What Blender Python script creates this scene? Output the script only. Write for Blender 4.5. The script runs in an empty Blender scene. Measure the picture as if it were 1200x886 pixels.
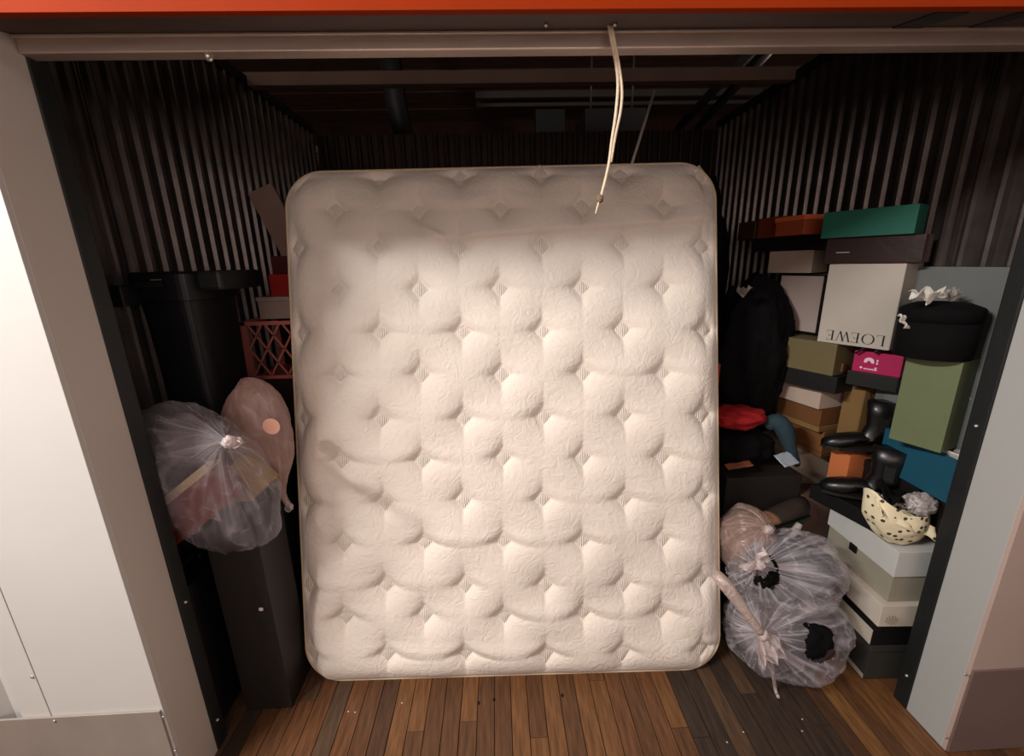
import bpy, bmesh, math, random
import numpy as np
from mathutils import Vector, Matrix, noise
random.seed(7)
S = bpy.context.scene
COL = S.collection
# ---------------------------------------------------------------- camera
FPX = 496.5
_D = np.array([46., 1844., FPX]); _D /= np.linalg.norm(_D)
_F = np.array([-20., -133., FPX]); _F -= _D * (_F @ _D); _F /= np.linalg.norm(_F)
_X = np.cross(_D, _F)
ROT = np.array([_X, _F, -_D])
CAM = np.array([0., 0., 1.47])
cam_d = bpy.data.cameras.new('camera'); cam = bpy.data.objects.new('camera', cam_d); COL.objects.link(cam)
cam_d.sensor_width = 36; cam_d.lens = FPX / 1200 * 36; cam_d.clip_start = 0.02; cam_d.clip_end = 60
cam.matrix_world = Matrix([[ROT[0][0], -ROT[0][1], -ROT[0][2], CAM[0]],
                           [ROT[1][0], -ROT[1][1], -ROT[1][2], CAM[1]],
                           [ROT[2][0], -ROT[2][1], -ROT[2][2], CAM[2]], [0, 0, 0, 1]])
S.camera = cam
# ---------------------------------------------------------------- world, lights, exposure
w = bpy.data.worlds.new('world'); S.world = w; w.use_nodes = True
w.node_tree.nodes['Background'].inputs[0].default_value = (1.0, .78, .64, 1)
w.node_tree.nodes['Background'].inputs[1].default_value = 0.035
S.view_settings.view_transform = 'Standard'; S.view_settings.look = 'None'
S.view_settings.gamma = 1; S.view_settings.exposure = 0.1
def area(name, loc, target, sx, sy, power, col):
    l = bpy.data.lights.new(name, 'AREA'); l.shape = 'RECTANGLE'; l.size = sx; l.size_y = sy
    l.energy = power; l.color = col
    o = bpy.data.objects.new(name, l); COL.objects.link(o); o.location = loc
    d = Vector(target) - Vector(loc); o.rotation_euler = d.to_track_quat('-Z', 'Y').to_euler()
    return o
area('corridor_lamp', (-2.05, -0.25, 2.72), (-.1, 1.1, .9), .95, .10, 106, (1, .975, .94))
area('corridor_lamp_far', (1.9, -0.7, 2.68), (.4, 1.2, .9), .7, .3, 6, (.95, .96, 1.0))
area('corridor_fill', (0.0, -1.25, 1.70), (0, 1.3, 1.0), 2.6, .8, 17.5, (1, .82, .75))
area('far_aisle_lamp', (2.6, 4.2, 3.3), (1.0, 5.0, 3.9), .8, .3, 5, (1, .82, .7))

def at(px, py, Y):
    r = ROT @ np.array([px - 600., py - 443., FPX]); p = CAM + r * (Y / r[1]); return Vector(p)
def atz(px, py, Z):
    r = ROT @ np.array([px - 600., py - 443., FPX]); p = CAM + r * ((Z - CAM[2]) / r[2]); return Vector(p)
# ---------------------------------------------------------------- materials
def lin(c): return tuple((v / 12.92 if v <= .04045 else ((v + .055) / 1.055) ** 2.4) for v in c)
def rgb(r, g, b): return lin((r / 255, g / 255, b / 255)) + (1,)
MATS = {}
def mat(name, col, rough=.6, metal=0., bump=0., bscale=60., var=.0, vscale=4., spec=.4, sheen=0., stretch=None, detail=4.):
    if name in MATS: return MATS[name]
    m = bpy.data.materials.new(name); m.use_nodes = True; nt = m.node_tree; b = nt.nodes['Principled BSDF']
    b.inputs['Base Color'].default_value = col; b.inputs['Roughness'].default_value = rough
    b.inputs['Metallic'].default_value = metal; b.inputs['Specular IOR Level'].default_value = spec
    if sheen: b.inputs['Sheen Weight'].default_value = sheen
    tc = nt.nodes.new('ShaderNodeTexCoord'); src = tc.outputs['Object']
    if stretch:
        mp = nt.nodes.new('ShaderNodeMapping'); mp.inputs['Scale'].default_value = stretch
        nt.links.new(src, mp.inputs[0]); src = mp.outputs[0]
    if var:
        n = nt.nodes.new('ShaderNodeTexNoise'); n.inputs['Scale'].default_value = vscale; n.inputs['Detail'].default_value = 5
        nt.links.new(src, n.inputs['Vector'])
        mr = nt.nodes.new('ShaderNodeMapRange'); mr.inputs[1].default_value = .3; mr.inputs[2].default_value = .7
        mr.inputs[3].default_value = 1 - var; mr.inputs[4].default_value = 1 + var
        nt.links.new(n.outputs['Fac'], mr.inputs[0])
        mx = nt.nodes.new('ShaderNodeVectorMath'); mx.operation = 'SCALE'; mx.inputs[0].default_value = col[:3]
        nt.links.new(mr.outputs[0], mx.inputs['Scale']); nt.links.new(mx.outputs[0], b.inputs['Base Color'])
    if bump:
        n = nt.nodes.new('ShaderNodeTexNoise'); n.inputs['Scale'].default_value = bscale; n.inputs['Detail'].default_value = detail
        nt.links.new(src, n.inputs['Vector'])
        bp = nt.nodes.new('ShaderNodeBump'); bp.inputs['Strength'].default_value = bump; bp.inputs['Distance'].default_value = .01
        nt.links.new(n.outputs['Fac'], bp.inputs['Height']); nt.links.new(bp.outputs[0], b.inputs['Normal'])
    MATS[name] = m; return m
def film(name, col, lo=.25, hi=.75, scale=7., rough=.25, folds=False):
    """thin translucent plastic: creased folds are denser than the flat film between them"""
    if name in MATS: return MATS[name]
    m = bpy.data.materials.new(name); m.use_nodes = True; nt = m.node_tree; b = nt.nodes['Principled BSDF']; out = nt.nodes['Material Output']
    b.inputs['Base Color'].default_value = col; b.inputs['Roughness'].default_value = rough; b.inputs['Specular IOR Level'].default_value = .7
    tc = nt.nodes.new('ShaderNodeTexCoord')
    n = nt.nodes.new('ShaderNodeTexNoise'); n.inputs['Scale'].default_value = scale; n.inputs['Detail'].default_value = 4; n.inputs['Distortion'].default_value = 1.6
    nt.links.new(tc.outputs['Object'], n.inputs['Vector'])
    s = nt.nodes.new('ShaderNodeMath'); s.operation = 'SUBTRACT'; s.inputs[1].default_value = .5; nt.links.new(n.outputs['Fac'], s.inputs[0])
    a = nt.nodes.new('ShaderNodeMath'); a.operation = 'ABSOLUTE'; nt.links.new(s.outputs[0], a.inputs[0])
    mr = nt.nodes.new('ShaderNodeMapRange'); mr.inputs[1].default_value = 0; mr.inputs[2].default_value = .09
    mr.inputs[3].default_value = hi; mr.inputs[4].default_value = lo; nt.links.new(a.outputs[0], mr.inputs[0])
    if folds:
        at_ = nt.nodes.new('ShaderNodeAttribute'); at_.attribute_name = 'fold'
        m1 = nt.nodes.new('ShaderNodeMath'); m1.operation = 'MULTIPLY_ADD'; m1.inputs[1].default_value = hi - lo; m1.inputs[2].default_value = 0
        nt.links.new(at_.outputs['Fac'], m1.inputs[0])
        mr.inputs[2].default_value = .05; mr.inputs[3].default_value = lo + .12; mr.inputs[4].default_value = lo; n.inputs['Distortion'].default_value = .6
        m2 = nt.nodes.new('ShaderNodeMath'); m2.operation = 'ADD'; m2.use_clamp = True
        nt.links.new(m1.outputs[0], m2.inputs[0]); nt.links.new(mr.outputs[0], m2.inputs[1])
    tr = nt.nodes.new('ShaderNodeBsdfTransparent'); tl = nt.nodes.new('ShaderNodeBsdfTranslucent'); tl.inputs[0].default_value = col
    mt = nt.nodes.new('ShaderNodeMixShader'); mt.inputs[0].default_value = .25
    nt.links.new(b.outputs[0], mt.inputs[1]); nt.links.new(tl.outputs[0], mt.inputs[2])
    mx = nt.nodes.new('ShaderNodeMixShader'); nt.links.new((m2 if folds else mr).outputs[0], mx.inputs[0])
    nt.links.new(tr.outputs[0], mx.inputs[1]); nt.links.new(mt.outputs[0], mx.inputs[2]); nt.links.new(mx.outputs[0], out.inputs[0])
    bp = nt.nodes.new('ShaderNodeBump'); bp.inputs['Strength'].default_value = .8; bp.inputs['Distance'].default_value = .012; bp.invert = True
    nt.links.new(a.outputs[0], bp.inputs['Height']); nt.links.new(bp.outputs[0], b.inputs['Normal'])
    MATS[name] = m; return m

M_MATT = mat('quilted_knit', rgb(226, 214, 202), .85, bump=.4, bscale=26, sheen=.2, detail=8.)
nt = M_MATT.node_tree
for n in nt.nodes:
    if n.type == 'TEX_NOISE': n.inputs['Distortion'].default_value = 2.2; n.inputs['Roughness'].default_value = .45
M_TUFT = mat('tuft_knit', rgb(226, 212, 200), .85)
def stripe_bump():
    nt = M_TUFT.node_tree; b = nt.nodes['Principled BSDF']
    tc = nt.nodes.new('ShaderNodeTexCoord'); wv = nt.nodes.new('ShaderNodeTexWave'); wv.bands_direction = 'X'
    wv.inputs['Scale'].default_value = 50; nt.links.new(tc.outputs['Object'], wv.inputs[0])
    bp = nt.nodes.new('ShaderNodeBump'); bp.inputs['Strength'].default_value = .9; bp.inputs['Distance'].default_value = .003
    nt.links.new(wv.outputs['Fac'], bp.inputs['Height']); nt.links.new(bp.outputs[0], b.inputs['Normal'])
    cr = nt.nodes.new('ShaderNodeValToRGB'); cr.color_ramp.elements[0].color = rgb(216, 200, 186); cr.color_ramp.elements[1].color = rgb(246, 240, 230)
    nt.links.new(wv.outputs['Fac'], cr.inputs[0]); nt.links.new(cr.outputs[0], b.inputs['Base Color'])
stripe_bump()
M_PIPE = mat('mattress_piping', rgb(205, 182, 150), .7, bump=.3, bscale=300)
M_BORDER = mat('mattress_border', rgb(205, 186, 164), .85, bump=.4, bscale=40)
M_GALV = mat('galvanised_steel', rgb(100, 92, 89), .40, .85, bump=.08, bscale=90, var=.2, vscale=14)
M_JAMB_L = mat('jamb_paint_left', rgb(196, 184, 176), .5, bump=.03, bscale=200)
M_JAMB_R = mat('jamb_paint_right', rgb(168, 168, 165), .5, bump=.03, bscale=200)
M_WHITE = mat('white_steel_paint', rgb(196, 192, 188), .45, bump=.03, bscale=30, var=.03, vscale=3)
M_PINK = mat('pinkish_panel_steel', rgb(180, 158, 148), .5, bump=.03, bscale=30, var=.03)  # right front panels, pinker and darker base colour than the left ones
M_KICK = mat('kick_plate_metal', rgb(160, 150, 142), .45, .35, bump=.05, bscale=60, var=.08, vscale=8)
M_ORANGE = mat('orange_steel_paint', rgb(138, 42, 2), .75, var=.08, spec=.1)
M_BAR = mat('bar_metal', rgb(170, 150, 138), .42, .5, var=.18, vscale=9, stretch=(.4, 1, 3))
M_SOFFIT = mat('soffit_metal', rgb(74, 56, 50), .6, .2, var=.15)
M_RUBBER = mat('black_rubber', rgb(22, 24, 24), .55, bump=.1, bscale=80)
M_BLACKP = mat('black_plastic', rgb(10, 11, 14), .5, bump=.08, bscale=120)
M_BLACKP2 = mat('charcoal_plastic', rgb(30, 26, 24), .55, bump=.08, bscale=120)
M_BLACKC = mat('black_cloth', rgb(6, 5, 6), .9, bump=.6, bscale=18, spec=.15)
M_DGREY = mat('dark_grey_card', rgb(52, 50, 46), .6, bump=.05)
M_BLACKB = mat('black_card', rgb(9, 8, 8), .6, bump=.05)
M_SCREW = mat('screw_metal', rgb(200, 195, 188), .3, .8)
def card(n, c, **k): return mat(n, c, k.pop('rough', .65), bump=.06, bscale=45, var=.05, vscale=7, **k)
# ---------------------------------------------------------------- mesh helpers
def link(name, me, m, parent=None, loc=None):
    if m is not None and not me.materials: me.materials.append(m)
    o = bpy.data.objects.new(name, me); COL.objects.link(o)
    if parent: o.parent = parent
    if loc is not None: o.location = loc
    return o
def tag(o, label=None, cat=None, group=None, kind=None):
    if label: o['label'] = label
    if cat: o['category'] = cat
    if group: o['group'] = group
    if kind: o['kind'] = kind
    return o
def thing(name, label, cat, loc=(0, 0, 0), rz=0, group=None, rot=None):
    o = bpy.data.objects.new(name, None); COL.objects.link(o); o.location = loc
    o.rotation_euler = rot if rot else (0, 0, rz); o.empty_display_size = .05
    return tag(o, label, cat, group)
def structure(name, loc=(0, 0, 0), label=None):
    o = bpy.data.objects.new(name, None); COL.objects.link(o); o.location = loc; return tag(o, label, None, None, 'structure')
def bm_box(bm, a, b, bev=0.0):
    r = bmesh.ops.create_cube(bm, size=1)
    vs = r['verts']
    for v in vs:
        v.co = Vector([(a[i] + b[i]) / 2 + v.co[i] * (b[i] - a[i]) for i in range(3)])
    if bev:
        es = list({e for v in vs for e in v.link_edges})
        bmesh.ops.bevel(bm, geom=es, offset=bev, segments=2, profile=.6, affect='EDGES', clamp_overlap=True)
def bm_mesh(bm, smooth=False):
    me = bpy.data.meshes.new('m'); bmesh.ops.recalc_face_normals(bm, faces=bm.faces); bm.to_mesh(me); bm.free()
    if smooth:
        for p in me.polygons: p.use_smooth = True
    return me
def box(name, a, b, m, parent=None, bev=.0015):
    bm = bmesh.new(); bm_box(bm, a, b, bev); me = bm_mesh(bm); me.name = name; return link(name, me, m, parent)
def boxes(name, lst, m, parent=None, bev=.001):
    bm = bmesh.new()
    for a, b in lst: bm_box(bm, a, b, bev)
    me = bm_mesh(bm); me.name = name; return link(name, me, m, parent)
def prism(name, poly, z0, z1, m, parent=None, axis='Y', bev=0):
    """extrude a 2D outline; axis Y: outline in XZ extruded along Y; X: outline in YZ; Z: outline in XY"""
    bm = bmesh.new()
    def P(p, t):
        return {'Y': (p[0], t, p[1]), 'X': (t, p[0], p[1]), 'Z': (p[0], p[1], t)}[axis]
    lo = [bm.verts.new(P(p, z0)) for p in poly]; hi = [bm.verts.new(P(p, z1)) for p in poly]
    bm.faces.new(lo); bm.faces.new(hi[::-1]); n = len(poly)
    for i in range(n): bm.faces.new((lo[i], lo[(i + 1) % n], hi[(i + 1) % n], hi[i]))
    if bev: bmesh.ops.bevel(bm, geom=[e for e in bm.edges], offset=bev, segments=2, affect='EDGES')
    me = bm_mesh(bm); me.name = name; return link(name, me, m, parent)
def loft(name, rings, m, parent=None, smooth=True, cap=True):
    bm = bmesh.new(); R = [[bm.verts.new(p) for p in r] for r in rings]; n = len(R[0])
    for a, b in zip(R, R[1:]):
        for i in range(n): bm.faces.new((a[i], a[(i + 1) % n], b[(i + 1) % n], b[i]))
    if cap: bm.faces.new(R[0]); bm.faces.new(R[-1][::-1])
    me = bm_mesh(bm, smooth); me.name = name; return link(name, me, m, parent)
def ring(c, a, b, n=20, p=2.0):
    c, a, b = Vector(c), Vector(a), Vector(b); out = []
    for i in range(n):
        t = 2 * math.pi * i / n; x, y = math.cos(t), math.sin(t)
        out.append(c + a * (math.copysign(abs(x) ** (2 / p), x)) + b * (math.copysign(abs(y) ** (2 / p), y)))
    return out
def tube(name, pts, r, m, parent=None, n=8):
    pts = [Vector(p) for p in pts]; rings = []
    for i, p in enumerate(pts):
        d = (pts[min(i + 1, len(pts) - 1)] - pts[max(i - 1, 0)]).normalized()
        u = d.orthogonal().normalized() if i == 0 else (u - d * u.dot(d)).normalized()
        v = d.cross(u); rr = r[i] if isinstance(r, (list, tuple)) else r
        rings.append(ring(p, u * rr, v * rr, n))
    return loft(name, rings, m, parent)
def smoothpath(pts, k=6):
    pts = [Vector(p) for p in pts]; out = []
    for i in range(len(pts) - 1):
        p0, p1, p2, p3 = pts[max(i - 1, 0)], pts[i], pts[i + 1], pts[min(i + 2, len(pts) - 1)]
        for j in range(k):
            t = j / k
            out.append(.5 * ((2 * p1) + (p2 - p0) * t + (2 * p0 - 5 * p1 + 4 * p2 - p3) * t * t + (3 * p1 - p0 - 3 * p2 + p3) * t ** 3))
    return out + [pts[-1]]
def grid_mesh(name, fn, nu, nv, m, parent=None, smooth=True, thick=0):
    verts = [fn(i / nu, j / nv) for j in range(nv + 1) for i in range(nu + 1)]
    faces = [(j * (nu + 1) + i, j * (nu + 1) + i + 1, (j + 1) * (nu + 1) + i + 1, (j + 1) * (nu + 1) + i) for j in range(nv) for i in range(nu)]
    me = bpy.data.meshes.new(name); me.from_pydata(verts, [], faces)
    if smooth:
        for p in me.polygons: p.use_smooth = True
    o = link(name, me, m, parent)
    if thick:
        md = o.modifiers.new('s', 'SOLIDIFY'); md.thickness = thick
    return o
def blob(name, c, r, m, parent=None, seed=0, amp=.18, scale=3., sub=4, zmin=None, rot=None, fine=.03):
    bm = bmesh.new(); bmesh.ops.create_icosphere(bm, subdivisions=sub, radius=1)
    off = Vector((seed * 3.7, seed * 1.3, seed * 2.1))
    for v in bm.verts:
        n = v.co.normalized(); d = noise.noise(n * scale + off) * amp
        rid = (1 - abs(noise.noise(n * scale * 2.2 + off * 2)) * 3.0) * amp * .35
        f = noise.noise(n * 11 + off) * fine
        p = n * (1 + d + rid + f)
        q = Vector((p.x * r[0], p.y * r[1], p.z * r[2]))
        if rot: q.rotate(rot)
        v.co = q
        if zmin is not None and c[2] + v.co.z < zmin: v.co.z = zmin - c[2]
    me = bm_mesh(bm, True); me.name = name; return link(name, me, m, parent, loc=c)

# ================================================================ STRUCTURE
XL, XR, YF, YB, ZT = -1.10, 1.45, 1.03, 2.95, 2.28
JL, JR = -.931, 1.325
# ---- floor
floor = structure('floor')
fm = []
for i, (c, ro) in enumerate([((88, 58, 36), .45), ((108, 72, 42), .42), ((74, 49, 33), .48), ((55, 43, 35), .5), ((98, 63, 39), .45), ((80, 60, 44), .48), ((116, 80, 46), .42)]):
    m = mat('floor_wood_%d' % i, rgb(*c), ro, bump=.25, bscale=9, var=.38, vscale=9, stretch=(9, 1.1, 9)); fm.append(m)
M_JOINT = mat('floor_joint', rgb(22, 13, 8), .9)
box('subfloor', (-3.2, -1.6, -.03), (3.2, YB, -.008), M_JOINT, floor, 0)
BW = .0575
plank_meshes = {}
x = -1.72; pi = 0
while x < 1.95:
    y = .25 + random.random() * -.5
    xm = x + BW / 2
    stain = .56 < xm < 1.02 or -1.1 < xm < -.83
    while y < YB - .02:
        L = random.choice([.6, .9, 1.2, 1.5, 1.8]); y1 = min(y + L, YB)
        if y1 < .5: y = y1; continue
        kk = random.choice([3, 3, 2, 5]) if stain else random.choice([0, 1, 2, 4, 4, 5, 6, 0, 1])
        key = (round(y1 - y, 2), kk)
        if key not in plank_meshes:
            bm = bmesh.new(); bm_box(bm, (-BW / 2 + .0011, 0, -.009), (BW / 2 - .0011, round(y1 - y, 2) - .0015, 0), .0012)
            me = bm_mesh(bm); me.materials.append(fm[kk]); plank_meshes[key] = me
        o = bpy.data.objects.new('floor_plank', plank_meshes[key]); COL.objects.link(o); o.parent = floor
        o.location = (xm, y, random.uniform(-.0012, 0.0)); pi += 1
        y = y1
    x += BW
for a, b in [((-3.2, -1.6, -.009), (-1.73, .93, 0)), ((1.96, -1.6, -.009), (3.2, .93, 0)), ((-1.73, -1.6, -.009), (1.96, -.26, 0))]:
    box('corridor_floor_strip', a, b, fm[0], floor, 0)
# dirt specks and nail holes
M_DUST = mat('dust_flake', rgb(205, 190, 175), .8)
for (px, py) in [(940, 843), (852, 870), (871, 858), (940, 857), (408, 834), (416, 835), (471, 824)]:
    p = atz(px, py, 0); q = thing if False else None
    o = box('dust_fleck', (-.0022, -.0018, 0), (.0022, .0018, .0012), M_DUST, floor, 0); o.location = p
M_HOLE = mat('nail_hole', rgb(10, 6, 4), .9)
for (px, py) in [(561, 824), (579, 820), (659, 815)]:
    o = prism('nail_hole', [(math.cos(t * .785) * .005, math.sin(t * .785) * .007) for t in range(8)], .0002, .0008, M_HOLE, floor, 'Z'); o.location = atz(px, py, 0)

# ---- corrugated side walls
PITCH = .0677
def corr_profile(n, phase=0.0):
    pts = []
    for k in range(n):
        s = k * PITCH + phase
        pts += [(s, 0), (s + .030, 0), (s + .0365, .013), (s + .0465, .0155), (s + .0565, .013), (s + .063, 0)]
    pts.append((n * PITCH + phase, 0)); return pts
def corr_sheet(parent, x, side, y0, n, z1=ZT, lap=False):
    prof = corr_profile(n); bm = bmesh.new()
    lo = [bm.verts.new((x + side * d, y0 + s, 0)) for s, d in prof]; hi = [bm.verts.new((x + side * d, y0 + s, z1)) for s, d in prof]
    for i in range(len(prof) - 1): bm.faces.new((lo[i], lo[i + 1], hi[i + 1], hi[i]))
    me = bm_mesh(bm); o = link('corrugated_sheet', me, M_GALV, parent)
    md = o.modifiers.new('s', 'SOLIDIFY'); md.thickness = .002; md.offset = 0
    return o
def lap_rib(parent, x, side, y):
    boxes('lap_seam', [((min(x, x + side * .006), y, 0), (max(x, x + side * .006), y + .006, ZT)), ((min(x, x + side * .006), y + .012, 0), (max(x, x + side * .006), y + .016, ZT))], M_GALV, parent, 0)
for nm, x, side in (('wall_left', XL, 1), ('wall_right', XR, -1)):
    wl = structure(nm)
    corr_sheet(wl, x, side, 1.06, 9); corr_sheet(wl, x + side * .0015, side, 1.06 + 9 * PITCH, 10); corr_sheet(wl, x, side, 1.06 + 19 * PITCH, 9)
    lap_rib(wl, x, side, 1.06 + 4.1 * PITCH); lap_rib(wl, x, side, 1.06 + 9.1 * PITCH)
    box('top_channel', (x - .02, 1.06, ZT - .012), (x + .02, YB, ZT + .03), M_RUBBER, wl)
wb = structure('wall_back')
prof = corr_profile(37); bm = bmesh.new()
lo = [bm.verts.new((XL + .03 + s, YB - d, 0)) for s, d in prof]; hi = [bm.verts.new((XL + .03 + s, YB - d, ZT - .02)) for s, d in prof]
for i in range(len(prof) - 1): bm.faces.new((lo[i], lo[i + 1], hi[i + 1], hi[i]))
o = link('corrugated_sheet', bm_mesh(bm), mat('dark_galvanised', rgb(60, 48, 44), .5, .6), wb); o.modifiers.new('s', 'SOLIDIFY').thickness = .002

# ---- front frame: jambs, tracks, panels, kick plates
for nm, xi, xo, mt in (('trim_1', JL, -1.085, M_JAMB_L), ('trim_2', JR, 1.44, M_JAMB_R)):
    t = structure(nm)
    a, b = min(xi, xo), max(xi, xo)
    box('jamb', (a, .915, 0), (b, 1.03, 2.6), mt, t, .002)
    sx = 1 if xi < 0 else -1
    tr = box('door_track', (min(xi + sx * .004, xo), 1.03, 0), (max(xi + sx * .004, xo), 1.075, 2.2), M_RUBBER, t, .004)
    for z in ((.12, 1.005) if xi > 0 else (.10, .55)):
        bm = bmesh.new(); bmesh.ops.create_uvsphere(bm, u_segments=10, v_segments=6, radius=.005)
        s = link('rivet', bm_mesh(bm, True), M_SCREW, tr, (xi + sx * .006, 1.05, z))
def screw(parent, x, y, z):
    bm = bmesh.new(); bmesh.ops.create_uvsphere(bm, u_segments=10, v_segments=6, radius=.0045)
    for v in bm.verts: v.co.y *= .5
    return link('screw', bm_mesh(bm, True), M_SCREW, parent, (x, y, z))
wfl = structure('wall_front_left')
pL = at(60, 838, .905).x
p1 = box('panel', (pL + .0015, .905, .0), (JL - .0005, .93, 2.6), M_WHITE, wfl, .001)
p2 = box('panel', (pL - .075, .905, .0), (pL - .0015, .93, 2.6), M_WHITE, wfl, .001)
prof = []
xx = pL - .075
pr = [(xx, .912)]
while xx > -2.6:
    pr += [(xx, .912), (xx - .022, .935), (xx - .055, .935), (xx - .077, .912), (xx - .095, .912)]; xx -= .1
bm = bmesh.new(); lo = [bm.verts.new((a, b, .0)) for a, b in pr]; hi = [bm.verts.new((a, b, 2.6)) for a, b in pr]
for i in range(1, len(pr) - 1): bm.faces.new((lo[i], lo[i + 1], hi[i + 1], hi[i]))
o = link('ribbed_sheet', bm_mesh(bm), M_WHITE, wfl); o.modifiers.new('s', 'SOLIDIFY').thickness = .002
kz = at(198, 833, .9).z
kp = box('kick_plate', (-2.6, .899, 0.002), (JL - .006, .9045, kz), M_KICK, wfl, .0008)
for (px, py) in [(63, 846), (191, 841), (205, 881)]:
    p = at(px, py, .897); screw(kp, p.x, .898, p.z)
p = at(37, 794, .903); screw(p2, p.x, .904, p.z)
wfr = structure('wall_front_right')
p1 = box('panel', (JR + .001, .905, 0), (1.565, .93, 2.6), M_PINK, wfr, .001)
box('panel', (1.568, .905, 0), (2.6, .93, 2.6), M_PINK, wfr, .001)
kzr = at(1127, 786, .905).z
kp = box('kick_plate', (JR + .004, .899, .002), (2.6, .9045, kzr), mat('kick_plate_dark', rgb(132, 110, 104), .5, .3, bump=.05, var=.06), wfr, .0008)
for (px, py) in [(1132, 791), (1109, 865)]:
    p = at(px, py, .897); screw(kp, p.x, .898, p.z)
# ---- header: orange fascia, soffit, door bottom bar
zo = at(600, 13, .90).z
zs = at(600, 36, 1.015).z
zb = at(600, 57.5, 1.015).z
hd = structure('wall_front_top')
box('orange_fascia', (-2.6, .895, zo), (2.6, .912, 2.75), M_ORANGE, hd, .001)
prism('soffit', [(.912, zo + .001), (1.012, zs - .001), (1.012, zs + .03), (.912, zo + .03)], JL + .001, JR - .001, M_SOFFIT, hd, 'X')
p = at(1085, 25, .97)
for dx0, dx1 in ((-.035, .03), (.13, .17)):  # thin dark plates standing in for the shade in the soffit's bracket gaps
    prism('soffit_gap_shade', [(.914, zo - .0012), (1.010, zs - .0035), (1.010, zs), (.914, zo + .002)], p.x + dx0, min(p.x + dx1, JR - .003), M_RUBBER, hd, 'X')
for px in (640, 721):
    p = at(px, 24, .965); s = screw(hd, p.x, .965, (zo + zs) / 2 - .002)
dr = structure('door_1')
box('bottom_bar', (JL + .001, 1.016, zb), (JR - .001, 1.05, zs - .006), M_BAR, dr, .003)
box('bar_lip', (JL + .001, 1.009, zs - .007), (JR - .001, 1.045, zs - .002), mat('bar_lip_metal', rgb(215, 195, 180), .35, .5), dr, .001)
box('door_curtain', (JL + .001, 1.03, zs), (JR - .001, 1.045, 2.0), M_SOFFIT, dr)
bm = bmesh.new(); bmesh.ops.create_cone(bm, segments=28, radius1=.2, radius2=.2, depth=JR - JL - .02, cap_ends=True)
o = link('rolled_curtain', bm_mesh(bm), M_RUBBER, dr, ((JL + JR) / 2, 1.25, 2.42)); o.rotation_euler = (0, math.pi / 2, 0)
p = at(243, 59, 1.03)
bm = bmesh.new(); bmesh.ops.create_uvsphere(bm, u_segments=10, v_segments=6, radius=.009); link('bolt', bm_mesh(bm, True), M_SCREW, dr, (p.x, 1.03, zb - .002))
# ---- strut across the unit
zs0 = at(600, 97, 2.22).z; zs1 = at(600, 81, 2.22).z
st = structure('trim_3')
box('cross_strut', (XL - .03, 2.22, zs0), (XR + .03, 2.27, zs1), mat('strut_steel', rgb(170, 146, 136), .5, .1, var=.12), st, .003)
# ---- corridor shell behind the camera
box_w = structure('wall_corridor'); box('corridor_wall_panel', (-3.2, -1.62, 0), (3.2, -1.55, 2.95), M_WHITE, box_w, 0)
ce = structure('ceiling'); box('corridor_ceiling_panel', (-3.2, -1.62, 2.95), (3.2, .9, 3.0), mat('corridor_ceiling', rgb(190, 170, 150), .8), ce, 0)
# ---- building beyond the unit
M_FARC = mat('old_plank_ceiling', rgb(92, 62, 46), .8, bump=.4, bscale=10, var=.4, vscale=5, stretch=(1, 6, 1))
fc = structure('ceiling_far')
for k in range(30):
    o = box('ceiling_plank', (-4.6, 1.4 + k * .235, 3.9 + .006 * (k % 3)), (4.6, 1.4 + k * .235 + .225, 3.93 + .006 * (k % 3)), M_FARC, fc, 0)
bk = structure('wall_far')
box('brick_backdrop', (-4.6, 8.4, 0), (4.6, 8.5, 4.0), mat('far_wall_red', rgb(58, 30, 22), .9, var=.4), bk, 0)
zf = at(520, 176, 6.0).z
prof = corr_profile(90); bm = bmesh.new()
lo = [bm.verts.new((-3.5 + s, 6.0 - d, 0)) for s, d in prof]; hi = [bm.verts.new((-3.5 + s, 6.0 - d, zf)) for s, d in prof]
for i in range(len(prof) - 1): bm.faces.new((lo[i], lo[i + 1], hi[i + 1], hi[i]))
o = link('corrugated_sheet', bm_mesh(bm), mat('far_corrugated', rgb(96, 74, 64), .5, .4), bk); o.modifiers.new('s', 'SOLIDIFY').thickness = .002
box('top_rail', (-3.5, 5.95, zf - .02), (2.6, 6.02, zf + .06), mat('far_rail', rgb(104, 80, 62), .6), bk)
M_IRON = mat('dark_iron', rgb(26, 20, 20), .6)
pa, pb = at(458, 120, 4.6), at(483, 200, 4.6)
o = tube('steel_column', [(pa.x, 4.6, 3.95), (pa.x + .05, 4.6, pa.z), (pb.x, 4.6, pb.z), (pb.x + .2, 4.6, 1.0)], .12, M_IRON, None, 4)
tag(o, 'dark slanted steel column beyond the unit, left of centre above the mattress', 'column')
pA = at(720, 126, 5.0); pB = at(720, 166, 5.0); pl, prr = at(686, 140, 5.0).x, at(757, 140, 5.0).x
du = thing('air_duct', 'dark rectangular air duct hanging beyond the unit above the mattress', 'duct', ((pl + prr) / 2, 5.1, pB.z))
hw = (prr - pl) / 2
box('duct_body', (-hw, -.1, 0), (hw, .5, pA.z - pB.z), M_IRON, du, .01)
for s in (-1, 1): tube('hanger_rod', [(s * hw * .7, .1, pA.z - pB.z), (s * hw * .7, .1, 3.9 - pB.z)], .012, mat('rod_metal', rgb(90, 80, 76), .5, .5), du)
rad = thing('slatted_vent', 'pale ribbed vent panel under the dark duct beyond the unit', 'vent', ((pl + prr) / 2, 5.72, at(720, 192, 5.72).z - .35))
box('stand', (-.3, .04, -rad.location.z), (.3, .06, 0), M_IRON, rad)
M_VENT = mat('vent_paint', rgb(120, 100, 92), .6)
hz = at(720, 168, 5.72).z - rad.location.z
box('backing', (-.42, .04, 0), (.42, .06, hz), M_IRON, rad)
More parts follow.
